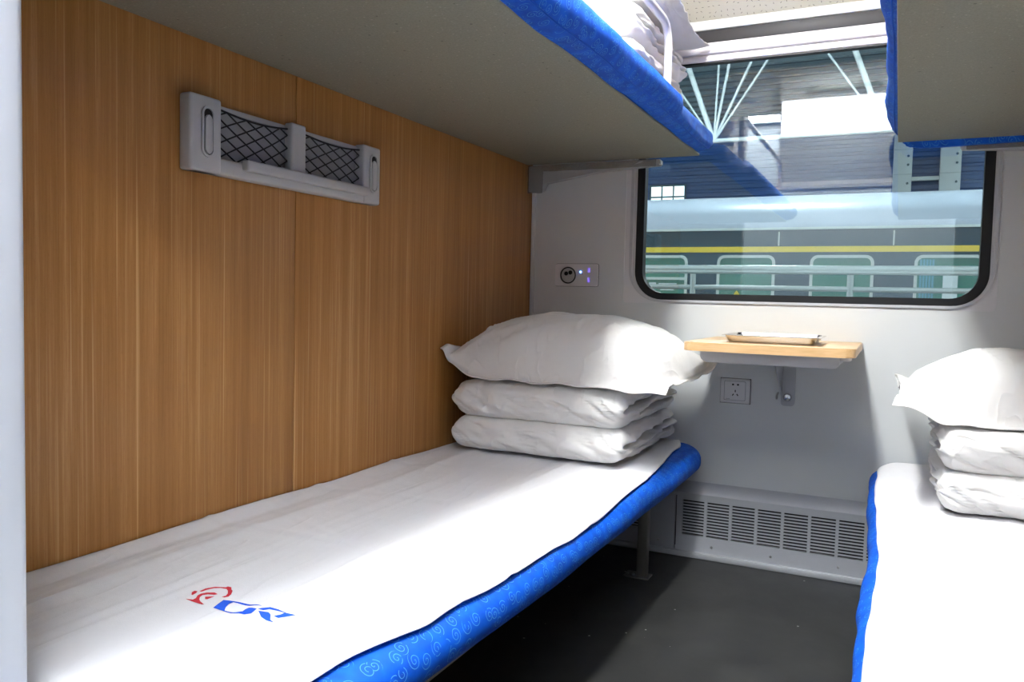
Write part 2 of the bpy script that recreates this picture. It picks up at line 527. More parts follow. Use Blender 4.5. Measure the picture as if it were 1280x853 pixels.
bm = bmesh.new(); ring(bm, rrect(0.446, 1.645, 0.959, 1.915, 0.108, N), rrect(0.476, 1.615, 0.984, 1.89, 0.085, N), 1, 0.005, 0.045)
at_win(finish('gasket', bm, 'rubber'))
for yy in (0.022, 0.036):
    bm = bmesh.new(); prism(bm, rrect(0.470, 1.621, 0.978, 1.896, 0.09, N), 1, yy, yy + 0.005)
    at_win(finish('glass_pane', bm, 'glass', smooth=False))

bl = empty('window_blind', (1.03, -0.03, 1.83))
tag(bl, 'white rolled-up window blind housing along the top of the window', 'blind')
def kid(o, p): o.parent = p; o.matrix_parent_inverse = Matrix.Translation(-p.location); return o
kid(boxobj('cassette', 'blind_white', (0.415, 1.66, -0.058, -0.0205, 1.858, 1.900), bev=0.008), bl)
kid(boxobj('bottom_bar', 'blind_white', (0.43, 1.645, -0.05, -0.012, 1.832, 1.857), bev=0.006), bl)
kid(boxobj('seal_strip', 'rubber', (0.44, 1.635, -0.045, -0.016, 1.827, 1.8325)), bl)

# ------------------------------------------------------------------ heater cover
ht = empty('heater_cover', (1.03, -0.04, 0.0))
tag(ht, 'long grey metal heater cover with slotted grille under the table', 'heater')
HY = -0.085
bm = bmesh.new()
prism(bm, [(-0.001, 0.268), (HY + 0.012, 0.252), (HY, 0.240), (HY, 0.228), (-0.001, 0.228)], 0, 0.02, W - 0.002)
kid(finish('top_cap', bm, 'heater'), ht)
kid(boxobj('inner_recess', 'dark', (0.02, W - 0.002, -0.060, -0.002, 0.03, 0.227)), ht)
def grille(name, x0, cols, pitch, ml, mr):
    bm = bmesh.new()
    x1 = x0 + cols * pitch
    z0, z1 = 0.084, 0.219
    box(bm, x0 - ml, x1 + mr, HY, HY + 0.012, 0.022, z0 - 0.001)
    box(bm, x0 - ml, x1 + mr, HY, HY + 0.012, z1, 0.228)
    box(bm, x0 - ml, x0, HY, HY + 0.012, z0 - 0.001, z1)
    box(bm, x1 - 0.010, x1 + mr, HY, HY + 0.012, z0 - 0.001, z1)
    for k in range(1, cols): box(bm, x0 + k * pitch - 0.010, x0 + k * pitch, HY, HY + 0.012, z0 - 0.001, z1)
    ns = 12
    st = (z1 - z0) / ns
    for k in range(ns):
        box(bm, x0, x1 - 0.010, HY + 0.0005, HY + 0.003, z0 + k * st + 0.0058, z0 + (k + 1) * st)
    kid(finish(name, bm, 'heater', smooth=False), ht)
grille('grille_panel', 0.688, 14, 0.0905, 0.022, 0.075)
grille('grille_panel', 0.10, 5, 0.0905, 0.075, 0.108)
for x in (0.80, 1.01, 1.235, 1.46, 1.69, 1.92, 0.20, 0.60):
    bm = bmesh.new(); disc(bm, (x, HY, 0.048), 1, 0, [(0.0045, 0.0), (0.0045, -0.002), (0.002, -0.0035)], 12)
    kid(finish('screw', bm, 'steel'), ht)
bm = bmesh.new(); box(bm, 0.02, W - 0.002, HY - 0.012, HY + 0.03, 0.0, 0.022, 0.004)
o = finish('baseboard_window', bm, 'silver'); tag(o, 'aluminium kick strip along the floor under the heater', 'baseboard', kind='structure')

# ------------------------------------------------------------------ berths
def lerp_tab(tab, y):
    if y <= tab[0][0]: return tab[0][1]
    for (a, va), (b, vb) in zip(tab, tab[1:]):
        if y <= b:
            t = sstep(a, b, y); return va + (vb - va) * t
    return tab[-1][1]
FRONT = [(-2.4, -0.028), (-1.96, -0.014), (-1.5, 0.006), (-0.3, 0.004)]
BVH = {}
def mattress(name, parent, z0, z1, xw, xf, y0, y1, wave, seed, notch=None, front=None, round_end=0.16, droop=None):
    """loose blue mattress cover; xw wall side, xf front side"""
    s = 1 if xf > xw else -1
    wid = abs(xf - xw)
    ny = 150
    bm = bmesh.new(); uvl = bm.loops.layers.uv.new('UVMap')
    h = z1 - z0
    # cross-section loop: (distance from the wall, z), from wall-bottom to front to wall-top
    def section(bulge, low, taper):
        w = wid - taper
        pts = [(0.0, z0), (w * 0.5, z0)]
        for k in range(15):
            a = -PI / 2 + PI * k / 14
            ca, sa = math.cos(a), math.sin(a)
            ex = math.copysign(abs(ca) ** 0.75, ca); ez = math.copysign(abs(sa) ** 0.85, sa)
            r = 0.075
            x = w - r + r * ex + (bulge if sa < 0.5 else bulge * 0.4) * max(0, 1 - abs(sa))
            z = z0 + h * 0.45 + (h * 0.55 if ez > 0 else h * 0.45 + low) * ez
            pts.append((x, z))
        pts += [(w * 0.5, z1 + 0.001), (0.0, z1)]
        return pts
    rows = []
    for i in range(ny + 1):
        t = i / ny
        y = y0 + (y1 - y0) * t
        de = min(y1 - y, y - y0)
        R = round_end
        taper = R - math.sqrt(max(0, R * R - max(0, R - de) ** 2)) if de < R else 0
        taper = min(taper * 0.75, 0.1)
        b = wave * (nz(y * 3.1, seed) + 0.5 * nz(y * 8.3, seed + 5)) 
        lo = wave * 0.7 * (0.4 + nz(y * 4.0, seed + 9))
        if front: taper -= lerp_tab(front, y)
        if notch is not None: b -= 0.012 * sstep(notch - 0.02, notch + 0.02, y)
        sec = section(b, max(0, lo), taper)
        e = 1 - sstep(0, 0.05, de)
        dz = -0.032 * sstep(droop, droop + 0.03, y) if droop is not None else 0.0
        nt = sstep(notch - 0.02, notch + 0.02, y) * 0.26 if notch is not None else 0.0
        rows.append([bm.verts.new((xw + s * x, y, z + dz - nt * (z - z0) * sstep(0.5, 0.66, x) + (z0 + h * 0.5 - z) * 0.45 * e)) for x, z in sec])
    m = len(rows[0])
    per = [0]
    for a, b in zip(rows[5], rows[5][1:]): per.append(per[-1] + (a.co - b.co).length)
    for i in range(ny):
        for k in range(m - 1):
            f = bm.faces.new((rows[i][k], rows[i][k + 1], rows[i + 1][k + 1], rows[i + 1][k]))
            for lp, (a, b) in zip(f.loops, ((i, k), (i, k + 1), (i + 1, k + 1), (i + 1, k))):
                lp[uvl].uv = (rows[a][0].co.y, per[b])
        bm.faces.new((rows[i][m - 1], rows[i][0], rows[i + 1][0], rows[i + 1][m - 1]))
    bm.faces.new(rows[0]); bm.faces.new(rows[-1][::-1])
    ob = kid(finish(name, bm, 'blue', angle=60), parent)
    BVH[parent] = BVHTree.FromPolygons([v.co.copy() for v in ob.data.vertices], [tuple(q.vertices) for q in ob.data.polygons])
    # piped seam along the front, low on the side
    bm = bmesh.new()
    pts = [rows_co for rows_co in seam_pts(rows_of(ob.data, ny, m), 5, s)]
    tube(bm, pts, 0.0022, 6)
    sm = finish('piping', bm, 'blue', angle=180)
    sm.parent = ob
    return ob
def rows_of(me, ny, m):
    vs = [v.co.copy() for v in me.vertices]
    return [vs[i * m:(i + 1) * m] for i in range(ny + 1)]
def seam_pts(rows, k, s):
    return [Vector((r[k].x + s * 0.001, r[k].y, r[k].z)) for r in rows[2:-2]]

BL = -2.395   # near end of the berths
def sheet_obj(name, root, xw, xf, y0, y1, edge, seed, up=0.02, creases=()):
    """sheet lying on the mattress of a berth; edge(y) = front edge distance from the wall"""
    s = 1 if xf > xw else -1
    nx, ny = 100, 260
    bm = bmesh.new()
    rows = []
    for j in range(ny + 1):
        y = y0 + (y1 - y0) * j / ny
        e = edge(y)
        rows.append([bm.verts.new((xw + s * (0.003 + e * i / nx), y, sheet_z(root, xw, s, e * i / nx, y, seed, up, creases))) for i in range(nx + 1)])
    for j in range(ny):
        for i in range(nx):
            bm.faces.new((rows[j][i], rows[j][i + 1], rows[j + 1][i + 1], rows[j + 1][i]))
    bmesh.ops.recalc_face_normals(bm, faces=bm.faces)
    if sum(f.normal.z for f in bm.faces) < 0: bmesh.ops.reverse_faces(bm, faces=bm.faces)
    ob = finish(name, bm, 'sheet', angle=180, recalc=False)
    md = ob.modifiers.new('thickness', 'SOLIDIFY'); md.thickness = 0.002; md.offset = -1
    return ob
def surf(root, x, y):
    h = BVH[root].ray_cast(Vector((x, y, 3.0 if root.location.z > 1 else 1.0)), Vector((0, 0, -1)))
    return h[0].z if h[0] is not None else None
def sheet_z(root, xw, s, d, y, seed, up, creases):
    z = surf(root, xw + s * (0.004 + d), y)
    dd = d
    while z is None and dd > 0.4:
        dd -= 0.004; z = surf(root, xw + s * (0.004 + dd), y)
    for q in (-0.008, 0.008):
        z2 = surf(root, xw + s * (0.004 + d + q), y)
        if z2 is not None and z is not None and z2 > z: z = z2
    z = (z if z is not None else 0) - 0.8 * (d - dd) + 0.0085
    z += 0.0022 * nz(d * 5, y * 2.4, seed) + 0.0008 * nz(d * 17, y * 6, seed + 3)
    z += up * (1 - sstep(0.0, 0.055, d)) * (0.45 + 0.9 * nz(y * 2.2, seed + 7))          # edge riding up the wall
    for kind, p, amp, wd, slope in creases:
        q = (d - p - slope * y) if kind == 'x' else (y - p - slope * d)
        q += 0.006 * nz(y * 4 + p, d * 4, seed + 1)
        fade = 0.55 + 0.6 * nz(d * 3 + p * 7, y * 2.0 + p, seed + 2)
        z += 1.7 * amp * max(0.1, fade) * math.exp(-(q / wd) ** 2)
    return z

def berth_common(root, mirror, board_z, mat_z0, mat_z1, ybf, ymf, wave, seed, notch=None, front=None, board_x=0.735, round_end=0.16, droop=None):
    f = (lambda x: W - x) if mirror else (lambda x: x)
    def xr(a, b): return tuple(sorted((f(a), f(b))))
    a, b = xr(0.002, board_x)
    bd = kid(boxobj('board', 'board', (a, b, BL, ybf, board_z, mat_z0 - 0.001), bev=0.004), root)
    mattress('mattress', root, mat_z0, mat_z1, f(0.002), f(0.765), BL, ymf, wave, seed, notch, front, round_end, droop)
    return f, xr

# lower left berth
lowL = empty('lower_berth', (0.38, -1.1, 0.0))
tag(lowL, 'lower berth on the left with blue swirl mattress cover and metal leg', 'berth')
f, xr = berth_common(lowL, False, 0.300, 0.334, 0.426, -0.03, -0.03, 0.007, 3.3, front=FRONT, board_x=0.70)
def leg(parent, x, y, ztop):
    bm = bmesh.new(); box(bm, x - 0.017, x + 0.017, y - 0.017, y + 0.017, 0.004, ztop, 0.003)
    lg = kid(finish('leg', bm, 'leg_metal'), parent)
    bm = bmesh.new(); box(bm, x - 0.06, x + 0.028, y - 0.03, y + 0.03, 0.0, 0.006, 0.002)
    ft = finish('foot_plate', bm, 'leg_metal'); ft.parent = lg; ft.matrix_parent_inverse = (lg.matrix_parent_inverse.copy()).inverted() @ lg.matrix_parent_inverse
    for dx in (-0.048, -0.028):
        bm = bmesh.new(); disc(bm, (x + dx, y - 0.012, 0.006), 2, 0, [(0.006, 0), (0.006, 0.004), (0.003, 0.006)], 8)
        finish('bolt', bm, 'steel').parent = lg
leg(lowL, 0.628, -0.385, 0.2995); leg(lowL, 0.64, -1.90, 0.2995)

EDGE_L = [(-2.40, 0.69), (-2.15, 0.698), (-1.94, 0.727), (-1.68, 0.745), (-1.27, 0.755), (-0.85, 0.742), (-0.23, 0.70), (-0.03, 0.655)]
def edgeL(y):
    return lerp_tab(EDGE_L, y) + 0.004 * nz(y * 3.3, 1.7) + 0.004 * nz(y * 9, 4.1)
CR_L = [('x', 0.12, 0.006, 0.020, -0.01), ('x', 0.275, 0.0035, 0.009, -0.012), ('x', 0.49, 0.003, 0.012, 0.02), ('x', 0.42, -0.003, 0.02, -0.01), ('x', 0.055, -0.004, 0.02, 0.0),
        ('y', -1.00, 0.003, 0.012, 0.35), ('y', -1.35, 0.0022, 0.02, 0.1), ('y', -1.72, 0.003, 0.012, 0.05), ('x', 0.20, 0.003, 0.010, -0.03), ('y', -1.55, 0.002, 0.008, -0.4)]
shL = sheet_obj('bed_sheet', lowL, 0.0, 0.765, BL + 0.005, -0.035, edgeL, 2.2, 0.014, CR_L)
tag(shL, 'white bed sheet with red and blue emblem on the left lower berth', 'sheet')

# printed railway emblem on the sheet
RED = [[(0.327, -2.044), (0.326, -2.03), (0.334, -2.016), (0.351, -2.008), (0.351, -2.003), (0.359, -2.003), (0.366, -2.01), (0.373, -2.014), (0.383, -2.027), (0.387, -2.037), (0.384, -2.043), (0.378, -2.044), (0.38, -2.036), (0.375, -2.027), (0.366, -2.018), (0.358, -2.013), (0.346, -2.015), (0.337, -2.022), (0.333, -2.033), (0.332, -2.044)],
 [(0.328, -2.062), (0.32, -2.054), (0.319, -2.047), (0.325, -2.046), (0.329, -2.053), (0.331, -2.062)],
 [(0.334, -2.08), (0.347, -2.076), (0.346, -2.069), (0.339, -2.059), (0.338, -2.051), (0.342, -2.042), (0.353, -2.035), (0.363, -2.038), (0.361, -2.043), (0.35, -2.047), (0.345, -2.054), (0.348, -2.062), (0.355, -2.07), (0.364, -2.076), (0.379, -2.082), (0.375, -2.084), (0.355, -2.083)],
 [(0.354, -2.057), (0.366, -2.047), (0.366, -2.055), (0.366, -2.063), (0.363, -2.065)]]
BLUE = [[(0.402, -2.085), (0.396, -2.068), (0.391, -2.052), (0.408, -2.048), (0.429, -2.042), (0.444, -2.038), (0.465, -2.04), (0.454, -2.043), (0.439, -2.046), (0.412, -2.051), (0.411, -2.06), (0.417, -2.073), (0.424, -2.082), (0.444, -2.078), (0.454, -2.073), (0.45, -2.063), (0.45, -2.055), (0.465, -2.053), (0.468, -2.061), (0.471, -2.072), (0.465, -2.081), (0.454, -2.082), (0.415, -2.085)],
 [(0.467, -2.053), (0.47, -2.046), (0.479, -2.037), (0.497, -2.038), (0.518, -2.043), (0.538, -2.042), (0.53, -2.053), (0.521, -2.065), (0.509, -2.062), (0.515, -2.052), (0.515, -2.044), (0.499, -2.044), (0.485, -2.045), (0.479, -2.053)],
 [(0.473, -2.058), (0.492, -2.055), (0.501, -2.06), (0.515, -2.076), (0.528, -2.082), (0.511, -2.081), (0.495, -2.075)]]
for nm, polys, mt in (('emblem', RED, 'red_print'), ('lettering', BLUE, 'blue_print')):
    bm = bmesh.new()
    for p in polys:
        fc = bm.faces.new([bm.verts.new((x, y, 0)) for x, y in p])
    bmesh.ops.triangulate(bm, faces=bm.faces)
    bmesh.ops.subdivide_edges(bm, edges=bm.edges, cuts=4, use_grid_fill=True)
    tre = BVHTree.FromPolygons([v.co.copy() for v in shL.data.vertices], [tuple(q.vertices) for q in shL.data.polygons])
    for v in bm.verts: v.co.z = tre.ray_cast(Vector((v.co.x, v.co.y, 1)), Vector((0, 0, -1)))[0].z + 0.0007
    for fc in bm.faces:
        if fc.normal.z < 0: fc.normal_flip()
    bmesh.ops.recalc_face_normals(bm, faces=bm.faces)
    lo = finish(nm, bm, mt, angle=180); lo.parent = shL
    lo['label'] = 'red round railway emblem print' if nm == 'emblem' else 'blue slanted CR lettering print'

# lower right berth
FRONT_R = [(-2.4, -0.022), (-1.0, -0.016), (-0.4, 0.0)]
lowR = empty('lower_berth', (W - 0.38, -1.1, 0.0))
tag(lowR, 'lower berth on the right, its blue edge almost covered by a white sheet', 'berth')
berth_common(lowR, True, 0.300, 0.334, 0.426, -0.03, -0.03, 0.012, 8.1, front=FRONT_R, board_x=0.70)
leg(lowR, W - 0.64, -0.385, 0.2995); leg(lowR, W - 0.64, -1.90, 0.2995)
def edgeR(y):
    e = 0.741 + 0.010 * nz(y * 2.0, 6.2) + 0.006 * nz(y * 7, 2.1)
    return e + lerp_tab(FRONT_R, y) - 0.05 * sstep(-0.25, -0.03, y) ** 1.4
CR_R = [('x', 0.20, 0.004, 0.02, 0.01), ('x', 0.42, 0.003, 0.02, -0.02), ('y', -1.2, 0.002, 0.03, 0.1)]
shR = sheet_obj('bed_sheet', lowR, W, W - 0.765, BL + 0.005, -0.035, edgeR, 5.2, 0.012, CR_R)
tag(shR, 'plain white bed sheet on the right lower berth', 'sheet')

# upper left berth
upL = empty('upper_berth', (0.38, -1.1, 1.49))
tag(upL, 'upper berth on the left with grey underside and blue swirl edge', 'berth')
berth_common(upL, False, 1.490, 1.500, 1.602, -0.065, -0.062, 0.014, 12.4, notch=-0.60, board_x=0.70, round_end=0.035)
def edgeU(y): return 0.682 + 0.006 * nz(y * 3, 9.2) - 0.05 * sstep(-0.30, -0.08, y) ** 1.4
shU = sheet_obj('bed_sheet', upL, 0.0, 0.765, BL + 0.005, -0.08, edgeU, 7.9, 0.012, CR_R)
tag(shU, 'white bed sheet edge seen on top of the left upper berth', 'sheet')
# guard rail of the upper berth
bm = bmesh.new()
def rail_path(y_a, y_b, ztop, zbot, r=0.07, x=0.715):
    p = [(x, y_a, zbot)]
    for k in range(9):
        a = PI / 2 * k / 8
        p.append((x, y_a - r * (1 - math.cos(a)), ztop - r + r * math.sin(a)))
    for k in range(9):
        a = PI / 2 * k / 8
        p.append((x, y_b + r * (1 - math.sin(a)), ztop - r + r * math.cos(a)))
    p.append((x, y_b, zbot))
    return p
tube(bm, rail_path(-0.60, -1.88, 1.79, 1.555, x=0.716), 0.0125, 14)
kid(finish('guard_rail', bm, 'rail_white', angle=60), upL)
def bracket(parent, mirror):
    f = (lambda x: W - x) if mirror else (lambda x: x)
    bm = bmesh.new()
    prism(bm, [(f(0.004), 1.488), (f(0.55), 1.488), (f(0.55), 1.466), (f(0.30), 1.452), (f(0.075), 1.42), (f(0.065), 1.385), (f(0.004), 1.385)], 1, -0.055, -0.018)
    bmesh.ops.bevel(bm, geom=list(bm.edges), offset=0.004, segments=2, affect='EDGES')
    br = kid(finish('support_bracket', bm, 'grey_paint'), parent)
    bm = bmesh.new()
    for x0, x1, z0, z1 in ((0.003, 0.07, 1.378, 1.488), (0.07, 0.535, 1.462, 1.4885)):
        a, b = sorted((f(x0), f(x1)))
        box(bm, a, b, -0.064, -0.056, z0, z1, 0.003)
    bmesh.ops.subdivide_edges(bm, edges=[e for e in bm.edges if e.calc_length() > 0.05], cuts=8)
    for v in bm.verts: v.co += Vector((0.002 * nz(v.co.x * 40, v.co.z * 40), 0.003 * nz(v.co.x * 30, v.co.z * 50, 3), 0.003 * nz(v.co.x * 25, v.co.z * 30, 7)))
    fm = finish('plastic_wrap', bm, 'film', angle=60); fm.parent = br
    fm['label'] = 'clear protective plastic film'
bracket(upL, False)

# upper right berth
upR = empty('upper_berth', (W - 0.38, -1.1, 1.49))
tag(upR, 'upper berth on the right with dark grey underside and blue edge', 'berth')
berth_common(upR, True, 1.490, 1.503, 1.595, -0.10, -0.03, 0.016, 21.7, droop=-0.097)
bracket(upR, True)
bm = bmesh.new(); tube(bm, [(W - p[0], p[1], p[2]) for p in rail_path(-0.50, -1.88, 1.81, 1.555)], 0.0125, 14)
kid(finish('guard_rail', bm, 'rail_white', angle=60), upR)
shV = sheet_obj('bed_sheet', upR, W, W - 0.765, BL + 0.005, -0.05, lambda y: 0.682 + 0.008 * nz(y * 3, 3.2) - 0.06 * sstep(-0.3, -0.05, y), 3.9, 0.012, CR_R)
tag(shV, 'white bed sheet tucked on the right upper berth', 'sheet')

# ------------------------------------------------------------------ bedding piles
def pillow(name, a, b, h, seed, tips=(0, 0, 0, 0), mouth=False, wr=1.0, endlift=0.0):
    """a, b half sizes; tips = z lift of corners (-x-y, +x-y, +x+y, -x+y); mouth: open pillowcase end on -x"""
    n, mrow = 150, 116
    rnd = random.Random(int(seed * 100))
    lines = []
    for _ in range(int(16 * wr)):
        u0, v0 = rnd.uniform(-0.95, -0.25), rnd.uniform(-0.9, 0.75)
        an = rnd.gauss(0.42, 0.22)
        lines.append((u0, v0, math.cos(an), math.sin(an), rnd.uniform(0.25, 0.75), rnd.uniform(0.016, 0.032), rnd.uniform(0.0025, 0.0055)))
    for _ in range(int(12 * wr)):
        u0, v0 = rnd.uniform(-0.7, 0.8), rnd.uniform(-0.97, -0.8)
        an = rnd.gauss(1.45, 0.3)
        lines.append((u0, v0, math.cos(an), math.sin(an), rnd.uniform(0.2, 0.5), rnd.uniform(0.014, 0.03), rnd.uniform(0.002, 0.005)))
    for _ in range(int(8 * wr)):
        u0, v0 = rnd.uniform(0.55, 0.9), rnd.uniform(-0.9, 0.7)
        an = PI + rnd.gauss(0, 0.35)
        lines.append((u0, v0, math.cos(an), math.sin(an), rnd.uniform(0.2, 0.5), rnd.uniform(0.014, 0.03), rnd.uniform(0.002, 0.005)))
    def crease(u, v):
        z = 0.0
        for u0, v0, cx_, cy_, ln, wd, am in lines:
            du, dv = u - u0, v - v0
            al = (du * cx_ + dv * cy_) / ln
            if al < -0.1 or al > 1.1: continue
            ac = -du * cy_ + dv * cx_ + 0.03 * math.sin(al * 3 + u0 * 9)
            if abs(ac) > 3 * wd: continue
            z += am * math.exp(-(ac / wd) ** 2) * math.sin(PI * max(0, min(1, al))) ** 0.7
        return z
    bm = bmesh.new()
    grids = []
    for side in (1, -1):
        g = []
        for i in range(n + 1):
            row = []
            for j in range(mrow + 1):
                u = -1 + 2 * i / n; v = -1 + 2 * j / mrow
                uu = max(-1, min(1, u / 0.90)); vv = max(-1, min(1, v / 0.95))
                t = max(0, 1 - abs(uu) ** 3.0) ** 0.66 * max(0, 1 - abs(vv) ** 4.2) ** 0.5
                cx = 1 - 0.05 * (1 - v * v) * abs(u) ** 4
                cy = 1 - 0.07 * (1 - u * u) * abs(v) ** 4
                x = a * u * cx; y = b * v * cy
                x += 0.008 * nz(v * 4, seed + (1 if u > 0 else 5)) * abs(u) ** 6
                y += 0.010 * nz(u * 5, seed + (2 if v > 0 else 8)) * abs(v) ** 6
                if side > 0:
                    z = 0.94 * h * t
                    z *= 1 + 0.06 * nz(u * 1.6, v * 1.8, seed)
                else:
                    z = -0.08 * h * min(1.0, t * 1.35)
                # wrinkles fanning out from the corners and the edges
                ang = math.atan2(v + 1.2, u + 1.25); rr = math.hypot(u + 1.25, v + 1.2)
                w = (1 - abs(2 * abs(nz(ang * 7.0, rr * 0.9, seed + 11)) - 0.0)) ** 3
                w *= (1 - sstep(0.5, 2.7, rr))
                ang2 = math.atan2(v + 1.1, u - 1.3); r_2 = math.hypot(u - 1.3, v + 1.1)
                w2 = (1 - abs(2 * nz(ang2 * 6.0, r_2 * 0.9, seed + 17))) ** 3 * (1 - sstep(0.3, 1.3, r_2))
                amp = 0.010 * wr * min(1, t * 3 + 0.1)
                z += side * amp * (0.8 * w + 0.6 * w2) * (1 if side > 0 else 0.3)
                z += side * 0.003 * nz(u * 6, v * 6, seed + 4) * min(1, t * 4)
                # hem ripple
                hem = sstep(0.82, 1.0, max(abs(u), abs(v)))
                z += hem * 0.012 * nz(u * 5, v * 5, seed + 20)
                z += endlift * sstep(0.62, 1.0, -u) * (0.75 + 0.4 * nz(v * 2.2, seed + 31))
                if endlift and not mouth:
                    hu = sstep(0.86, 1.0, -u)
                    z += 0.045 * hu * (0.7 + 0.6 * nz(v * 1.7, seed + 41)); x += 0.022 * hu
                cu = (abs(u) * abs(v)) ** 4
                k = (0 if u < 0 else 1) if v < 0 else (3 if u < 0 else 2)
                z += tips[k] * cu
                if side > 0: z += 1.5 * crease(u, v) * min(1, t * 4 + 0.15)
                z -= 0.022 * sstep(0.88, 1.0, -v) * (1 - 0.6 * sstep(0.5, 0.9, -u))
                z += side * 0.0012
                if mouth and u < -0.5: z += side * 0.020 * sstep(-0.6, -1.0, u) * (0.4 + 0.9 * abs(nz(v * 3, seed))) * (1 - abs(v) ** 6)
                row.append(bm.verts.new((x, y, z)))
            g.append(row)
        grids.append(g)
    for side, g in zip((1, -1), grids):
        for i in range(n):
            for j in range(mrow):
                q = (g[i][j], g[i + 1][j], g[i + 1][j + 1], g[i][j + 1])
                bm.faces.new(q if side > 0 else q[::-1])
    T, B = grids
    for i in range(n):
        for j in (0, mrow):
            q = (T[i][j], T[i + 1][j], B[i + 1][j], B[i][j])
            bm.faces.new(q if j else q[::-1])
    for j in range(mrow):
        for i in (0, n):
            if mouth and i == 0: continue
            bm.faces.new((T[i][j], T[i][j + 1], B[i][j + 1], B[i][j]))
    return finish(name, bm, 'linen', angle=180)

def quilt(name, x0, x1, y0, y1, z0, layers, seed, open_side=1):
    """quilt folded into layers; rounded folds face -y; the cut folds show on the open side"""
    bm = bmesh.new()
    z = z0
    for li, h in enumerate(layers):
        t = bmesh.new()
        bmesh.ops.create_cube(t, size=2.0)
        bmesh.ops.subdivide_edges(t, edges=t.edges, cuts=47, use_grid_fill=True)
        lx, ly, lz = (x1 - x0) / 2, (y1 - y0) / 2, h / 2
        r = min(lz * 0.92, 0.055)
        cx, cy, cz = (x0 + x1) / 2, (y0 + y1) / 2, z + lz
        sd = seed + li * 7.3
        rnd = random.Random(int(sd * 100))
        fl = [(rnd.uniform(-0.95, 0.9), rnd.gauss(0, 0.12), rnd.uniform(-0.9, 0.2), rnd.uniform(0.5, 1.4), rnd.uniform(0.010, 0.022), rnd.uniform(0.002, 0.006)) for _ in range(16)]
        for v in t.verts:
            c = v.co
            n0 = Vector((math.copysign(abs(c.x) ** 0.8, c.x), math.copysign(abs(c.y) ** 0.8, c.y), c.z))
            p = Vector((n0.x * lx, n0.y * ly, n0.z * lz))
            rx = r * 0.55
            inner = Vector((max(-lx + rx, min(lx - rx, p.x)), max(-ly + r, min(ly - r, p.y)), max(-lz + r, min(lz - r, p.z))))
            dlt = p - inner
            sc = Vector((dlt.x / rx, dlt.y / r, dlt.z / r))
            L = sc.length
            if L > 1e-6:
                k = max(abs(sc.x), abs(sc.y), abs(sc.z)) / L
                p = inner + Vector((dlt.x * k, dlt.y * k, dlt.z * k))
            ux, uy, uz = p.x / lx, p.y / ly, p.z / lz
            # puffiness, sag, wrinkles
            p.z += (0.05 * lz) * nz(ux * 2.2, uy * 2.0, sd) * (1 if uz > 0 else 0.2)
            p.y += 0.010 * nz(ux * 3, uz * 1.2, sd + 1) * (1 if uy < 0 else 0.3)
            fr = max(0, -uy)
            p.y += 0.011 * fr * (1 - abs(2 * nz(ux * 6 + uz * 1.6, uz * 0.8, sd + 2))) ** 3 * (1 if uy < -0.6 else 0)
            if uy < -0.5:
                for fx, sl, za, zl, wd, am in fl:
                    tt = (uz - za) / zl
                    if 0 < tt < 1:
                        q_ = ux - fx - sl * uz
                        if abs(q_) < 3 * wd: p.y -= am * math.exp(-(q_ / wd) ** 2) * math.sin(PI * tt) * sstep(-0.5, -0.9, uy)
            # pinched corners at the ends
            e = max(0.0, abs(ux) - 0.80) / 0.20
            p.z -= 0.28 * p.z * e ** 2
            p.x += 0.012 * nz(uy * 3, uz * 2, sd + 5) * e
            if ux * open_side < -0.9: p.x -= open_side * 0.028 * math.exp(-((uy + 0.80) / 0.14) ** 2) * math.exp(-(uz / 0.45) ** 2)
            # open side: leaves of the fold
            so = ux * open_side
            if so > 0.7:
                back = sstep(-0.93, -0.75, uy)
                zc = 0.05 + 0.30 * sstep(-0.8, 0.8, uy) + 0.18 * nz(uy * 2.4, sd + 9)
                g = math.exp(-((uz - zc) / 0.13) ** 2) + 0.7 * math.exp(-((uz - zc + 0.62) / 0.09) ** 2) * sstep(-0.6, 0.2, uy)
                p.x -= open_side * 0.085 * back * g * sstep(0.7, 0.95, so)
                p.x += open_side * 0.012 * back * nz(uy * 6, uz * 3, sd + 13) * sstep(0.7, 0.95, so)
                p.z += 0.008 * back * nz(uy * 5, uz * 2, sd + 15)
            p.z = max(p.z, -lz * 0.985)
            v.co = Vector((cx, cy, cz)) + p
        merge(bm, t)
        z += h * 0.965
    return finish(name, bm, 'linen', angle=180), z

Q = 'folded_quilt'
qL, zq = quilt(Q, 0.055, 0.652, -0.745, -0.06, 0.447, [0.112, 0.119], 1.3)
tag(qL, 'thick white quilt folded in two layers on the left lower berth', 'quilt')
pL = pillow('pillow', 0.40, 0.335, 0.205, 2.7, tips=(0.0, 0.0, 0.08, 0.11), endlift=0.05, wr=1.4)
pL.location = (0.405, -0.42, zq + 0.022); pL.rotation_euler = (math.radians(-1.0), 0, math.radians(-2))
tag(pL, 'plump white pillow on the folded quilt by the wood wall', 'pillow')

qR, zqr = quilt(Q, W - 0.60, W - 0.02, -0.80, -0.06, 0.442, [0.105, 0.110], 6.1, -1)
tag(qR, 'folded white quilt on the right lower berth under a pillow', 'quilt')
pR = pillow('pillow', 0.345, 0.33, 0.165, 9.4, tips=(0.01, 0.0, 0.0, 0.02), endlift=0.03, mouth=True, wr=0.5)
pR.location = (W - 0.365, -0.45, zqr + 0.020)
tag(pR, 'white pillow with open pillowcase end on the right lower berth', 'pillow')

qU, zqu = quilt(Q, 0.07, 0.66, -0.76, -0.12, 1.626, [0.106, 0.110], 3.8)
tag(qU, 'folded white quilt on the left upper berth behind the guard rail', 'quilt')
pU = pillow('pillow', 0.38, 0.30, 0.18, 5.5, tips=(0.0, 0.02, 0.01, 0.02))
pU.location = (0.365, -0.40, zqu + 0.030); pU.rotation_euler = (0, 0, math.radians(3))
tag(pU, 'white pillow on the left upper berth, one corner poking past the rail', 'pillow')

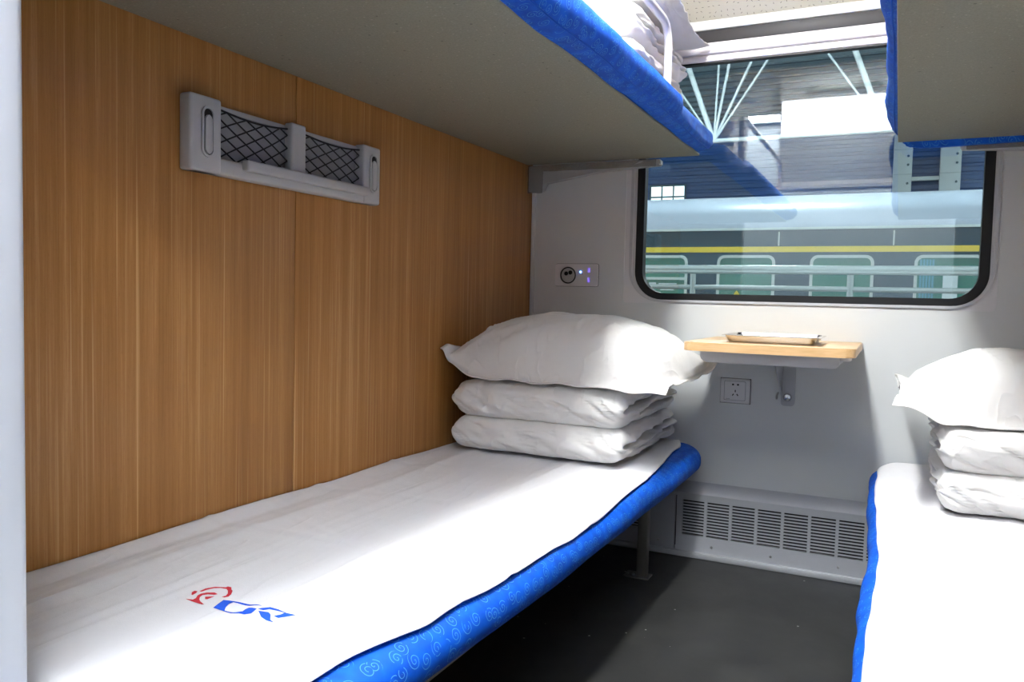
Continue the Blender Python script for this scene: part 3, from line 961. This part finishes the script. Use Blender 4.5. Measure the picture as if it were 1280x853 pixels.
def settle(p, q):
    bpy.context.view_layer.update()
    def tree(o):
        mw = o.matrix_world
        return BVHTree.FromPolygons([mw @ v.co for v in o.data.vertices], [tuple(f.vertices) for f in o.data.polygons])
    tq = tree(q)
    for _ in range(24):
        if not tree(p).overlap(tq): break
        p.location.z += 0.002
        bpy.context.view_layer.update()
for a, b in ((pL, qL), (pR, qR), (pU, qU)): settle(a, b)

# ------------------------------------------------------------------ wall rack with nets
rk = empty('wall_rack', (0.0, -1.46, 1.205))
tag(rk, 'grey plastic wall rack with two black net pockets on the wood wall', 'rack')
RY0, RY1, RZ0, RZ1 = -1.803, -1.125, 1.205, 1.366
kid(boxobj('back_plate', 'rack_back', (0.0005, 0.007, RY0 + 0.004, RY1 - 0.004, RZ0 + 0.004, RZ1 - 0.006)), rk)
bm = bmesh.new()
A, B_ = (-1.716, -1.492), (-1.440, -1.204)
box(bm, 0.0008, 0.036, RY0, A[0], RZ0, RZ1, 0.007, 3)
box(bm, 0.0008, 0.036, B_[1], RY1, RZ0, RZ1, 0.007, 3)
box(bm, 0.0008, 0.034, RY0 + 0.01, RY1 - 0.01, RZ0, RZ0 + 0.036, 0.006, 3)
box(bm, 0.008, 0.035, A[1], B_[0], RZ0 + 0.02, RZ1, 0.006, 3)
box(bm, 0.007, 0.012, A[0] - 0.01, B_[1] + 0.01, RZ1 - 0.018, RZ1 - 0.006, 0.002)
kid(finish('frame', bm, 'rack_grey'), rk)
bm = bmesh.new(); box(bm, 0.032, 0.054, -1.655, -1.200, RZ0 + 0.018, RZ0 + 0.042, 0.005, 3)
kid(finish('front_bar', bm, 'rack_grey'), rk)
for (ya, yb) in (A, B_):
    bm = bmesh.new()
    za, zb = RZ0 + 0.036, RZ1 - 0.016
    cw, ch = (yb - ya) / 4.0, (zb - za) / 3.5
    def clip(p, q):
        # clip a segment to the pocket opening
        (y0, z0), (y1, z1) = p, q
        t0, t1 = 0.0, 1.0
        for pp, qq in ((-(y1 - y0), y0 - ya), (y1 - y0, yb - y0), (-(z1 - z0), z0 - za), (z1 - z0, zb - z0)):
            if abs(pp) < 1e-9:
                if qq < 0: return None
            else:
                r = qq / pp
                if pp < 0: t0 = max(t0, r)
                else: t1 = min(t1, r)
        if t1 - t0 < 0.02: return None
        return (y0 + (y1 - y0) * t0, z0 + (z1 - z0) * t0), (y0 + (y1 - y0) * t1, z0 + (z1 - z0) * t1)
    def sag(y, z):
        u = (y - ya) / (yb - ya); w = (z - za) / (zb - za)
        return Vector((0.019 + 0.005 * math.sin(PI * u) * (0.5 + 0.5 * w), y, z - 0.010 * math.sin(PI * u) * w ** 2))
    for k in range(-8, 14):
        for sgn in (1, -1):
            y_s = ya + k * cw
            sg = clip((y_s, za), (y_s + sgn * 4 * cw, za + 4 * ch))
            if not sg: continue
            (p0, p1) = sg
            pts = [sag(p0[0] + (p1[0] - p0[0]) * t / 8, p0[1] + (p1[1] - p0[1]) * t / 8) for t in range(9)]
            tube(bm, pts, 0.0018, 5)
    tube(bm, [sag(ya + (yb - ya) * t / 16, zb) for t in range(17)], 0.0024, 6)
    kid(finish('net', bm, 'cord', angle=180), rk)
for yc in (-1.757, -1.160):
    bm = bmesh.new(); ring(bm, rrect(yc - 0.018, yc + 0.018, 1.236, 1.344, 0.0175, 6), rrect(yc - 0.013, yc + 0.013, 1.241, 1.339, 0.0125, 6), 0, 0.0355, 0.040)
    hk = kid(finish('hook_surround', bm, 'rack_grey'), rk)
    bm = bmesh.new(); prism(bm, rrect(yc - 0.0135, yc + 0.0135, 1.2405, 1.3395, 0.013, 6), 0, 0.0352, 0.0366)
    s1 = finish('hook_recess', bm, 'dark'); s1.parent = hk
    bm = bmesh.new(); prism(bm, rrect(yc - 0.009, yc + 0.0105, 1.243, 1.326, 0.009, 6), 0, 0.0366, 0.0405)
    bmesh.ops.bevel(bm, geom=list(bm.edges), offset=0.0015, segments=2, affect='EDGES')
    s2 = finish('hook', bm, 'rack_grey'); s2.parent = hk

# ------------------------------------------------------------------ table and tray
tb = empty('wall_table', (1.02, -0.05, 0.0))
tag(tb, 'small fold-down wall table with light wood top under the window', 'table')
bm = bmesh.new()
pts = []
TX0, TX1, TZ = 0.770, 1.276, 0.826
pts += [(TX1, -0.003), (TX1, -0.485)]
for k in range(6):
    a = PI / 2 * k / 5
    pts.append((TX1 - 0.03 + 0.03 * math.cos(a), -0.488 - 0.03 * math.sin(a)))
for k in range(1, 8):
    t = k / 8
    pts.append((TX1 - 0.03 + (TX0 + 0.03 - (TX1 - 0.03)) * t, -0.518 - 0.014 * math.sin(PI * t)))
for k in range(6):
    a = PI / 2 + PI / 2 * k / 5
    pts.append((TX0 + 0.03 + 0.03 * math.cos(a), -0.488 - 0.03 * math.sin(a)))
pts.append((TX0, -0.003))
prism(bm, pts, 2, TZ - 0.027, TZ)
bmesh.ops.bevel(bm, geom=[e for e in bm.edges], offset=0.003, segments=2, affect='EDGES')
kid(finish('tabletop', bm, 'table'), tb)
bm = bmesh.new()
prism(bm, [(0.818, 0.7985), (1.232, 0.7985), (1.232, 0.775), (1.222, 0.762), (0.835, 0.762), (0.818, 0.775)], 1, -0.475, -0.04)
bmesh.ops.bevel(bm, geom=list(bm.edges), offset=0.003, segments=2, affect='EDGES')
kid(finish('under_frame', bm, 'grey_paint'), tb)
bm = bmesh.new()
prism(bm, rrect(1.013, 1.060, 0.585, 0.765, 0.012, 5), 1, -0.010, -0.0005)
prism(bm, [(-0.0105, 0.775), (-0.24, 0.764), (-0.0105, 0.62)], 0, 1.012, 1.017)
br = kid(finish('wall_bracket', bm, 'grey_paint'), tb)
bm = bmesh.new(); disc(bm, (1.036, -0.010, 0.617), 1, 0, [(0.015, 0), (0.015, -0.004), (0.011, -0.012), (0.004, -0.014)], 20)
b1 = finish('bolt', bm, 'chrome'); b1.parent = br
bm = bmesh.new(); tube(bm, [(1.002, -0.004, 0.63), (1.0, -0.02, 0.622), (1.002, -0.035, 0.612)], 0.004, 8)
b2 = finish('pin', bm, 'steel', angle=180); b2.parent = br
bm = bmesh.new(); disc(bm, (1.243, -0.44, 0.7985), 2, 0, [(0.020, 0), (0.020, -0.010), (0.014, -0.014), (0.009, -0.012)], 24)
kid(finish('release_knob', bm, 'socket_white'), tb)

bm = bmesh.new()
def tray_loop(i, z): return [(x, y, z) for x, y in rrect(0.872 + i, 1.172 - i, -0.435 + i, -0.175 - i, max(0.004, 0.022 - i * 0.3), 5)]
loops = [tray_loop(0.0, 0.8505), tray_loop(0.012, 0.8515), tray_loop(0.022, 0.830), tray_loop(0.030, 0.8285)]
under = [tray_loop(0.0315, 0.8265), tray_loop(0.021, 0.828), tray_loop(0.010, 0.8495), tray_loop(0.0, 0.849)]
allr = [[bm.verts.new(p) for p in l] for l in loops]
bm.faces.new(allr[-1])
for a, b in zip(allr, allr[1:]):
    for k in range(len(a)): bm.faces.new((a[k], a[(k + 1) % len(a)], b[(k + 1) % len(a)], b[k]))
ur = [[bm.verts.new(p) for p in l] for l in under]
bm.faces.new(ur[0])
for a, b in zip(ur, ur[1:]):
    for k in range(len(a)): bm.faces.new((a[k], a[(k + 1) % len(a)], b[(k + 1) % len(a)], b[k]))
for k in range(len(allr[0])): bm.faces.new((ur[-1][k], ur[-1][(k + 1) % len(ur[0])], allr[0][(k + 1) % len(ur[0])], allr[0][k]))
tr = finish('serving_tray', bm, 'chrome')
tag(tr, 'shallow stainless steel tray lying on the small table', 'tray')

# ------------------------------------------------------------------ sockets
s1 = empty('wall_socket', (0.85, 0.0, 0.58))
tag(s1, 'square white five-hole wall socket under the table', 'socket')
kid(boxobj('painted_shadow_rim', 'dark', (0.7948, 0.9052, -0.003, -0.0004, 0.5788, 0.6732)), s1)  # dark rim drawn as the outline shadow round the plate
bm = bmesh.new(); box(bm, 0.796, 0.904, -0.010, -0.0005, 0.580, 0.672, 0.004, 3)
kid(finish('plate', bm, 'socket_white'), s1)
bm = bmesh.new(); ring(bm, rrect(0.810, 0.888, 0.591, 0.663, 0.003, 2), rrect(0.8115, 0.8865, 0.5925, 0.6615, 0.003, 2), 1, -0.0108, -0.009)
kid(finish('inset_line', bm, 'rack_back'), s1)
for cx, cz, ang in ((0.842, 0.650, 0), (0.860, 0.650, 0), (0.851, 0.626, 0), (0.843, 0.612, 0.6), (0.859, 0.612, -0.6)):
    t = bmesh.new(); box(t, -0.0018 if cz < 0.64 else -0.0035, 0.0018 if cz < 0.64 else 0.0035, -0.0106, -0.0095, -0.0042 if cz < 0.64 else -0.003, 0.0042 if cz < 0.64 else 0.003)
    bm = bmesh.new(); merge(bm, t, Matrix.Translation((cx, 0, cz)) @ Matrix.Rotation(ang, 4, 'Y'))
    kid(finish('pin_hole', bm, 'dark', smooth=False), s1)
bm = bmesh.new(); box(bm, 0.818, 0.832, -0.0104, -0.0095, 0.5955, 0.597)
kid(finish('small_print', bm, 'rack_back', smooth=False), s1)

s2 = empty('charging_socket', (0.205, 0.0, 1.005))
tag(s2, 'white charging socket panel with glowing violet ports left of the window', 'socket')
bm = bmesh.new(); prism(bm, rrect(0.1118, 0.2992, 1.0038, 1.0964, 0.009, 5), 1, -0.003, -0.0004); kid(finish('painted_shadow_rim', bm, 'dark'), s2)  # black edge painted in for the shade around this plate
bm = bmesh.new(); prism(bm, rrect(0.113, 0.298, 1.005, 1.095, 0.008, 5), 1, -0.008, -0.0005)
bmesh.ops.bevel(bm, geom=[e for e in bm.edges if abs(e.verts[0].co.y - e.verts[1].co.y) < 1e-6 and e.verts[0].co.y < -0.007], offset=0.002, segments=2, affect='EDGES')
kid(finish('plate', bm, 'socket_white'), s2)
bm = bmesh.new(); disc(bm, (0.170, -0.008, 1.049), 1, 0, [(0.034, 0.0), (0.034, -0.0025), (0.0315, -0.003), (0.0305, -0.0008), (0.028, -0.0005)], 32)
sr = kid(finish('socket_ring', bm, 'rubber'), s2)
bm = bmesh.new(); disc(bm, (0.170, -0.0085, 1.049), 1, 0, [(0.029, 0.0), (0.029, -0.001), (0.020, -0.0008)], 32)
finish('socket_face', bm, 'rack_grey').parent = sr
for dx, dz in ((-0.008, 0.004), (0.010, 0.008)):
    bm = bmesh.new(); disc(bm, (0.170 + dx, -0.0094, 1.052 + dz), 1, 0, [(0.0085, 0.0), (0.0085, -0.0012), (0.005, -0.0012), (0.0045, 0.0)], 16)
    finish('pin_hole', bm, 'dark').parent = sr
bm = bmesh.new(); disc(bm, (0.2235, -0.008, 1.063), 1, 0, [(0.0034, 0.0), (0.003, -0.002), (0.001, -0.003)], 14)
kid(finish('indicator_light', bm, 'led_blue'), s2)
for zz in (1.070, 1.031):
    bm = bmesh.new(); box(bm, 0.2545, 0.2635, -0.0092, -0.0075, zz - 0.009, zz + 0.009, 0.0006)
    kid(finish('usb_port', bm, 'usb_purple'), s2)
bm = bmesh.new(); box(bm, 0.230, 0.2325, -0.0086, -0.0075, 1.052, 1.056)
kid(finish('small_print', bm, 'dark', smooth=False), s2)

# ------------------------------------------------------------------ lamps of the coach
cl = empty('ceiling_lamp', (0.97, -1.15, CEIL))
tag(cl, 'long white ceiling lamp over the aisle between the berths', 'lamp')
bm = bmesh.new(); ring(bm, rrect(0.87, 1.07, -2.12, -0.92, 0.03, 5), rrect(0.89, 1.05, -2.10, -0.94, 0.02, 5), 2, CEIL - 0.035, CEIL - 0.001)
kid(finish('housing', bm, 'trim_white'), cl)
bm = bmesh.new(); prism(bm, rrect(0.89, 1.05, -2.10, -0.94, 0.02, 5), 2, CEIL - 0.030, CEIL - 0.004)
kid(finish('diffuser', bm, 'lamp_ceiling'), cl)

dl = empty('door_lamp_unit', (1.03, -2.33, 1.68))
tag(dl, 'white unit over the doorway with grab handle and lit panel', 'lamp')
kid(boxobj('hatch', 'trim_white', (0.64, 1.46, -2.46, -2.30, 2.245, CEIL - 0.002), bev=0.01), dl)
bm = bmesh.new(); box(bm, 0.655, 1.445, -2.42, -2.305, 2.035, 2.243, 0.006)
kid(finish('light_panel', bm, 'lamp_door'), dl)
kid(boxobj('fascia', 'rack_back', (0.65, 1.45, -2.43, -2.31, 1.735, 2.033), bev=0.004), dl)
kid(boxobj('ledge', 'trim_white', (0.64, 1.46, -2.43, -2.285, 1.685, 1.733), bev=0.008), dl)
bm = bmesh.new(); tube(bm, [(0.80, -2.299, 2.30), (0.83, -2.27, 2.30), (0.88, -2.262, 2.30), (1.15, -2.262, 2.30), (1.20, -2.27, 2.30), (1.23, -2.299, 2.30)], [0.010, 0.018, 0.012, 0.012, 0.018, 0.010], 10)
kid(finish('grab_handle', bm, 'leg_metal'), dl)
for sx in (0.645, 1.435):
    kid(boxobj('side_panel', 'white_panel', (sx, sx + 0.018, -2.455, -2.312, 1.69, 2.30), bev=0.002), dl)
# side fillers carrying the unit
for i, (a, b) in enumerate(((0.4245, 0.639), (1.461, W - 0.4245))):
    o = boxobj('trim_%d' % (6 + i), 'white_panel', (a, b, -2.455, -2.405, 2.20, CEIL - 0.002))
    tag(o, 'white filler panel over the doorway, %s of the lamp unit' % ('left' if i == 0 else 'right'), 'trim', kind='structure')

kl = empty('corridor_lamp', (0.95, -3.55, CEIL))
tag(kl, 'long white lamp on the corridor ceiling', 'lamp')
bm = bmesh.new(); box(bm, -0.2, 2.1, -3.70, -3.42, CEIL - 0.03, CEIL - 0.002, 0.006)
kid(finish('diffuser', bm, 'lamp_corridor'), kl)
bm = bmesh.new(); box(bm, -0.23, 2.13, -3.73, -3.701, CEIL - 0.035, CEIL - 0.002, 0.004); box(bm, -0.23, 2.13, -3.419, -3.39, CEIL - 0.035, CEIL - 0.002, 0.004)
kid(finish('housing', bm, 'trim_white'), kl)

# ------------------------------------------------------------------ outside: railing, train, hall
rl = empty('platform_railing', (0.6, 2.5, -1.3))
tag(rl, 'galvanised tube railing just outside the window', 'railing')
bm = bmesh.new(); tube(bm, [(-6, 2.5, 1.178), (8, 2.5, 1.184)], 0.030, 14); kid(finish('top_rail', bm, 'galvanised', angle=60), rl)
bm = bmesh.new(); tube(bm, [(-6, 2.5, 1.056), (8, 2.5, 1.062)], 0.017, 12); kid(finish('lower_rail', bm, 'galvanised', angle=60), rl)
for x in (-2.92, -1.91, -0.91, 0.092, 1.098, 2.10, 3.10, 4.10):
    bm = bmesh.new(); tube(bm, [(x, 2.5, 1.0), (x, 2.5, 1.15)], 0.020, 12); box(bm, x - 0.05, x + 0.05, 2.45, 2.55, 1.0, 1.012, 0.003)
    kid(finish('post', bm, 'galvanised'), rl)
kid(boxobj('base_wall', 'ground', (-6, 8, 2.42, 2.58, -1.3, 1.0)), rl)

TY = 15.0
tr = empty('passenger_carriage', (0, TY, -1.3))
tag(tr, 'dark green passenger carriage with yellow stripe standing outside', 'train')
def ext(bm, prof, xa, xb):
    prism(bm, prof, 0, xa, xb)
bm = bmesh.new(); box(bm, -16, 12, TY, TY + 3.0, -0.35, 2.60); kid(finish('body', bm, 'train_body', smooth=False), tr)
bm = bmesh.new()
pr = [(TY - 0.03, 2.58), (TY - 0.04, 2.66)]
for k in range(15):
    a = PI * k / 14
    pr.append((TY + 1.5 - 1.52 * math.copysign(abs(math.cos(a)) ** 0.62, math.cos(a)), 2.70 + 0.72 * math.sin(a) ** 0.8))
pr += [(TY + 3.04, 2.66), (TY + 3.03, 2.58)]
ext(bm, pr, -16, 12)
kid(finish('roof', bm, 'train_roof', angle=40), tr)
kid(boxobj('gutter', 'train_frame', (-16, 12, TY - 0.06, TY - 0.03, 2.56, 2.61)), tr)
kid(boxobj('yellow_stripe', 'yellow', (-16, 12, TY - 0.012, TY - 0.0005, 2.085, 2.205)), tr)
kid(boxobj('bogie_skirt', 'dark', (-15, 11, TY + 0.15, TY + 2.8, -1.25, -0.352)), tr)
wx = [-8.1, -6.15, -4.2, -2.30, -0.35, 1.63, 3.58, 5.5]
for i, x in enumerate(wx):
    x1 = x + 1.24
    bm = bmesh.new(); ring(bm, rrect(x, x1, 1.00, 2.02, 0.16, 6), rrect(x + 0.06, x1 - 0.06, 1.06, 1.96, 0.11, 6), 1, TY - 0.03, TY - 0.0005)
    if i in (0, 2): box(bm, x + 0.03, x1 - 0.03, TY - 0.028, TY - 0.002, 1.46, 1.52)
    if i == 2:
        pass
    wf = kid(finish('carriage_window', bm, 'train_frame'), tr)
    bm = bmesh.new(); prism(bm, rrect(x + 0.05, x1 - 0.05, 1.05, 1.97, 0.12, 6), 1, TY - 0.010, TY - 0.0005)
    finish('pane', bm, 'train_pane').parent = wf
    if i in (5, 7):
        bm = bmesh.new()
        for q in range(5): box(bm, x + 0.10 + q * 0.055, x + 0.14 + q * 0.055, TY - 0.016, TY - 0.0105, 1.07, 1.93, 0.004)
        finish('curtain', bm, 'curtain').parent = wf
        bm = bmesh.new(); box(bm, x + 0.52, x + 0.78, TY - 0.014, TY - 0.0105, 1.10, 1.62)
        finish('inside_panel', bm, 'hall_steel').parent = wf
bm = bmesh.new(); prism(bm, [(-1.95, 1.10), (-1.75, 1.10), (-1.85, 1.25)], 1, TY - 0.035, TY - 0.031)
kid(finish('warning_sticker', bm, 'yellow', smooth=False), tr)
for x in (-1.02, 1.22, -5.0, 4.9):
    bm = bmesh.new(); box(bm, x, x + 0.03, TY - 0.03, TY - 0.001, 2.22, 2.52); kid(finish('roof_pipe', bm, 'train_frame', smooth=False), tr)
bm = bmesh.new()
for k in range(3):
    box(bm, -3.62 + 0.02 * k, -3.20 - 0.03 * k, TY - 0.014, TY - 0.0105, 1.36 - 0.07 * k, 1.385 - 0.07 * k)
box(bm, -3.85, -3.68, TY - 0.014, TY - 0.0105, 1.34, 1.40)
kid(finish('window_notice', bm, 'hall_steel', smooth=False), tr)

o = boxobj('ground', 'ground', (-60, 60, 1.7, 60, -1.4, -1.3)); tag(o, 'grey concrete ground of the train hall', 'ground', kind='structure')
HYW = 34.0
bm = bmesh.new()   # corrugated cladding, ribs running along x
zz = -1.3; prof = []
while zz < 9.4:
    prof += [(HYW, zz), (HYW, zz + 0.16), (HYW + 0.06, zz + 0.20), (HYW + 0.06, zz + 0.30)]
    zz += 0.34
rows = [[bm.verts.new((x, y, z)) for y, z in prof] for x in (-40, 40)]
for k in range(len(prof) - 1): bm.faces.new((rows[0][k], rows[1][k], rows[1][k + 1], rows[0][k + 1]))
hw = finish('wall_hall', bm, 'hall_blue', smooth=False); tag(hw, 'blue corrugated wall of the train hall behind the carriage', 'wall', kind='structure')
bm = bmesh.new()
hx0, hx1, hz0, hz1 = -9.42, -7.78, 5.35, 6.40
wn = empty('hall_window', (hx0, HYW, hz0)); tag(wn, 'small gridded window high in the blue hall wall', 'window')
for i in range(3):
    for j in range(2):
        w_ = (hx1 - hx0) / 3; h_ = (hz1 - hz0) / 2
        kid(boxobj('pane', 'hall_window', (hx0 + i * w_ + 0.04, hx0 + (i + 1) * w_ - 0.04, HYW - 0.06, HYW - 0.02, hz0 + j * h_ + 0.04, hz0 + (j + 1) * h_ - 0.04)), wn)
kid(boxobj('mullions', 'purlin', (hx0 - 0.05, hx1 + 0.05, HYW - 0.045, HYW - 0.01, hz0 - 0.05, hz1 + 0.05)), wn)
for i, (xa, xb, lab) in enumerate(((0.92, 1.62, 'left'), (2.62, 3.36, 'right'))):
    c = empty('steel_column', ((xa + xb) / 2, HYW - 0.8, -1.3)); tag(c, 'white steel column behind the carriage roof, %s of the pair' % lab, 'column', 'paired steel columns of the hall')
    kid(boxobj('shaft', 'hall_steel', (xa, xb, HYW - 0.75, HYW - 0.25, -1.3, 8.6), bev=0.02), c)
    for zc in (6.35, 7.35):
        kid(boxobj('splice_plate', 'galvanised', (xa - 0.01, xb + 0.01, HYW - 0.78, HYW - 0.751, zc, zc + 0.03)), c)
    for zc in (6.0, 6.75, 7.1):
        bm = bmesh.new(); disc(bm, (xb - 0.15, HYW - 0.751, zc), 1, 0, [(0.05, 0), (0.05, -0.03), (0.03, -0.04)], 8); kid(finish('bolt', bm, 'purlin'), c)
b = boxobj('tie_beam', 'hall_steel', (1.621, 2.619, HYW - 0.6, HYW - 0.4, 6.12, 6.28), bev=0.01); tag(b, 'white tie beam between the paired steel columns', 'beam')

bm = bmesh.new(); box(bm, -40, 40, 4.5, 45, 9.2, 9.3)
hr = finish('ceiling_hall', bm, 'hall_roof', smooth=False); tag(hr, 'pale ribbed roof of the train hall', 'roof', kind='structure')
yy = 12.0
while yy < 34:
    boxobj('purlin', 'purlin', (-40, 40, yy, yy + 0.14, 9.14, 9.199), hr)
    yy += 0.85
def truss(y, label, x0=-13.5):
    t = empty('roof_truss', (0, y, 5.5)); tag(t, label, 'truss')
    zb, zt = 5.55, 8.9
    bm = bmesh.new(); tube(bm, [(-20, y, zb), (20, y, zb)], 0.06, 10); kid(finish('bottom_chord', bm, 'hall_steel', angle=60), t)
    bm = bmesh.new(); tube(bm, [(-20, y, zt), (20, y, zt)], 0.06, 10); kid(finish('top_chord', bm, 'hall_steel', angle=60), t)
    for k in range(8):
        xc = -16.75 + 4.4 * k
        for dx, r in ((-1.25, 0.075), (0.55, 0.04), (1.5, 0.04), (2.2, 0.035), (-2.3, 0.03), (0.1, 0.03)):
            bm = bmesh.new(); tube(bm, [(xc, y, zb), (xc + dx, y, zt)], r, 8); kid(finish('strut', bm, 'hall_steel', angle=60), t)
truss(20.0, 'white tubular roof truss above the carriage')
for i, (x, yl) in enumerate(((-9.0, 14.0), (-1.5, 14.0), (6.0, 14.0), (-17.0, 26.0), (11.0, 26.0))):  # unseen fill lamps, added to brighten the hall roof and blue wall
    l = empty('hall_fill_lamp', (x, yl, 9.0)); tag(l, 'long white fill lamp added out of view under the hall roof, %s' % ('left of the near row', 'middle of the near row', 'right of the near row', 'far row on the left', 'far row on the right')[i], 'lamp', 'added hall fill lamps')
    kid(boxobj('hanger', 'hall_steel', (x - 0.04, x + 0.04, yl - 0.04, yl + 0.04, 8.25, 9.199)), l)
    kid(boxobj('fill_body', 'hall_steel', (x - 0.9, x + 0.9, yl - 0.07, yl + 0.07, 8.18, 8.25)), l)
    kid(boxobj('fill_tube', 'fill_hall', (x - 0.85, x + 0.85, yl - 0.4, yl - 0.1, 8.1, 8.3), bev=0.05), l)
    kid(boxobj('fill_tube', 'fill_hall', (x - 0.85, x + 0.85, yl + 0.1, yl + 0.4, 8.1, 8.3), bev=0.05), l)
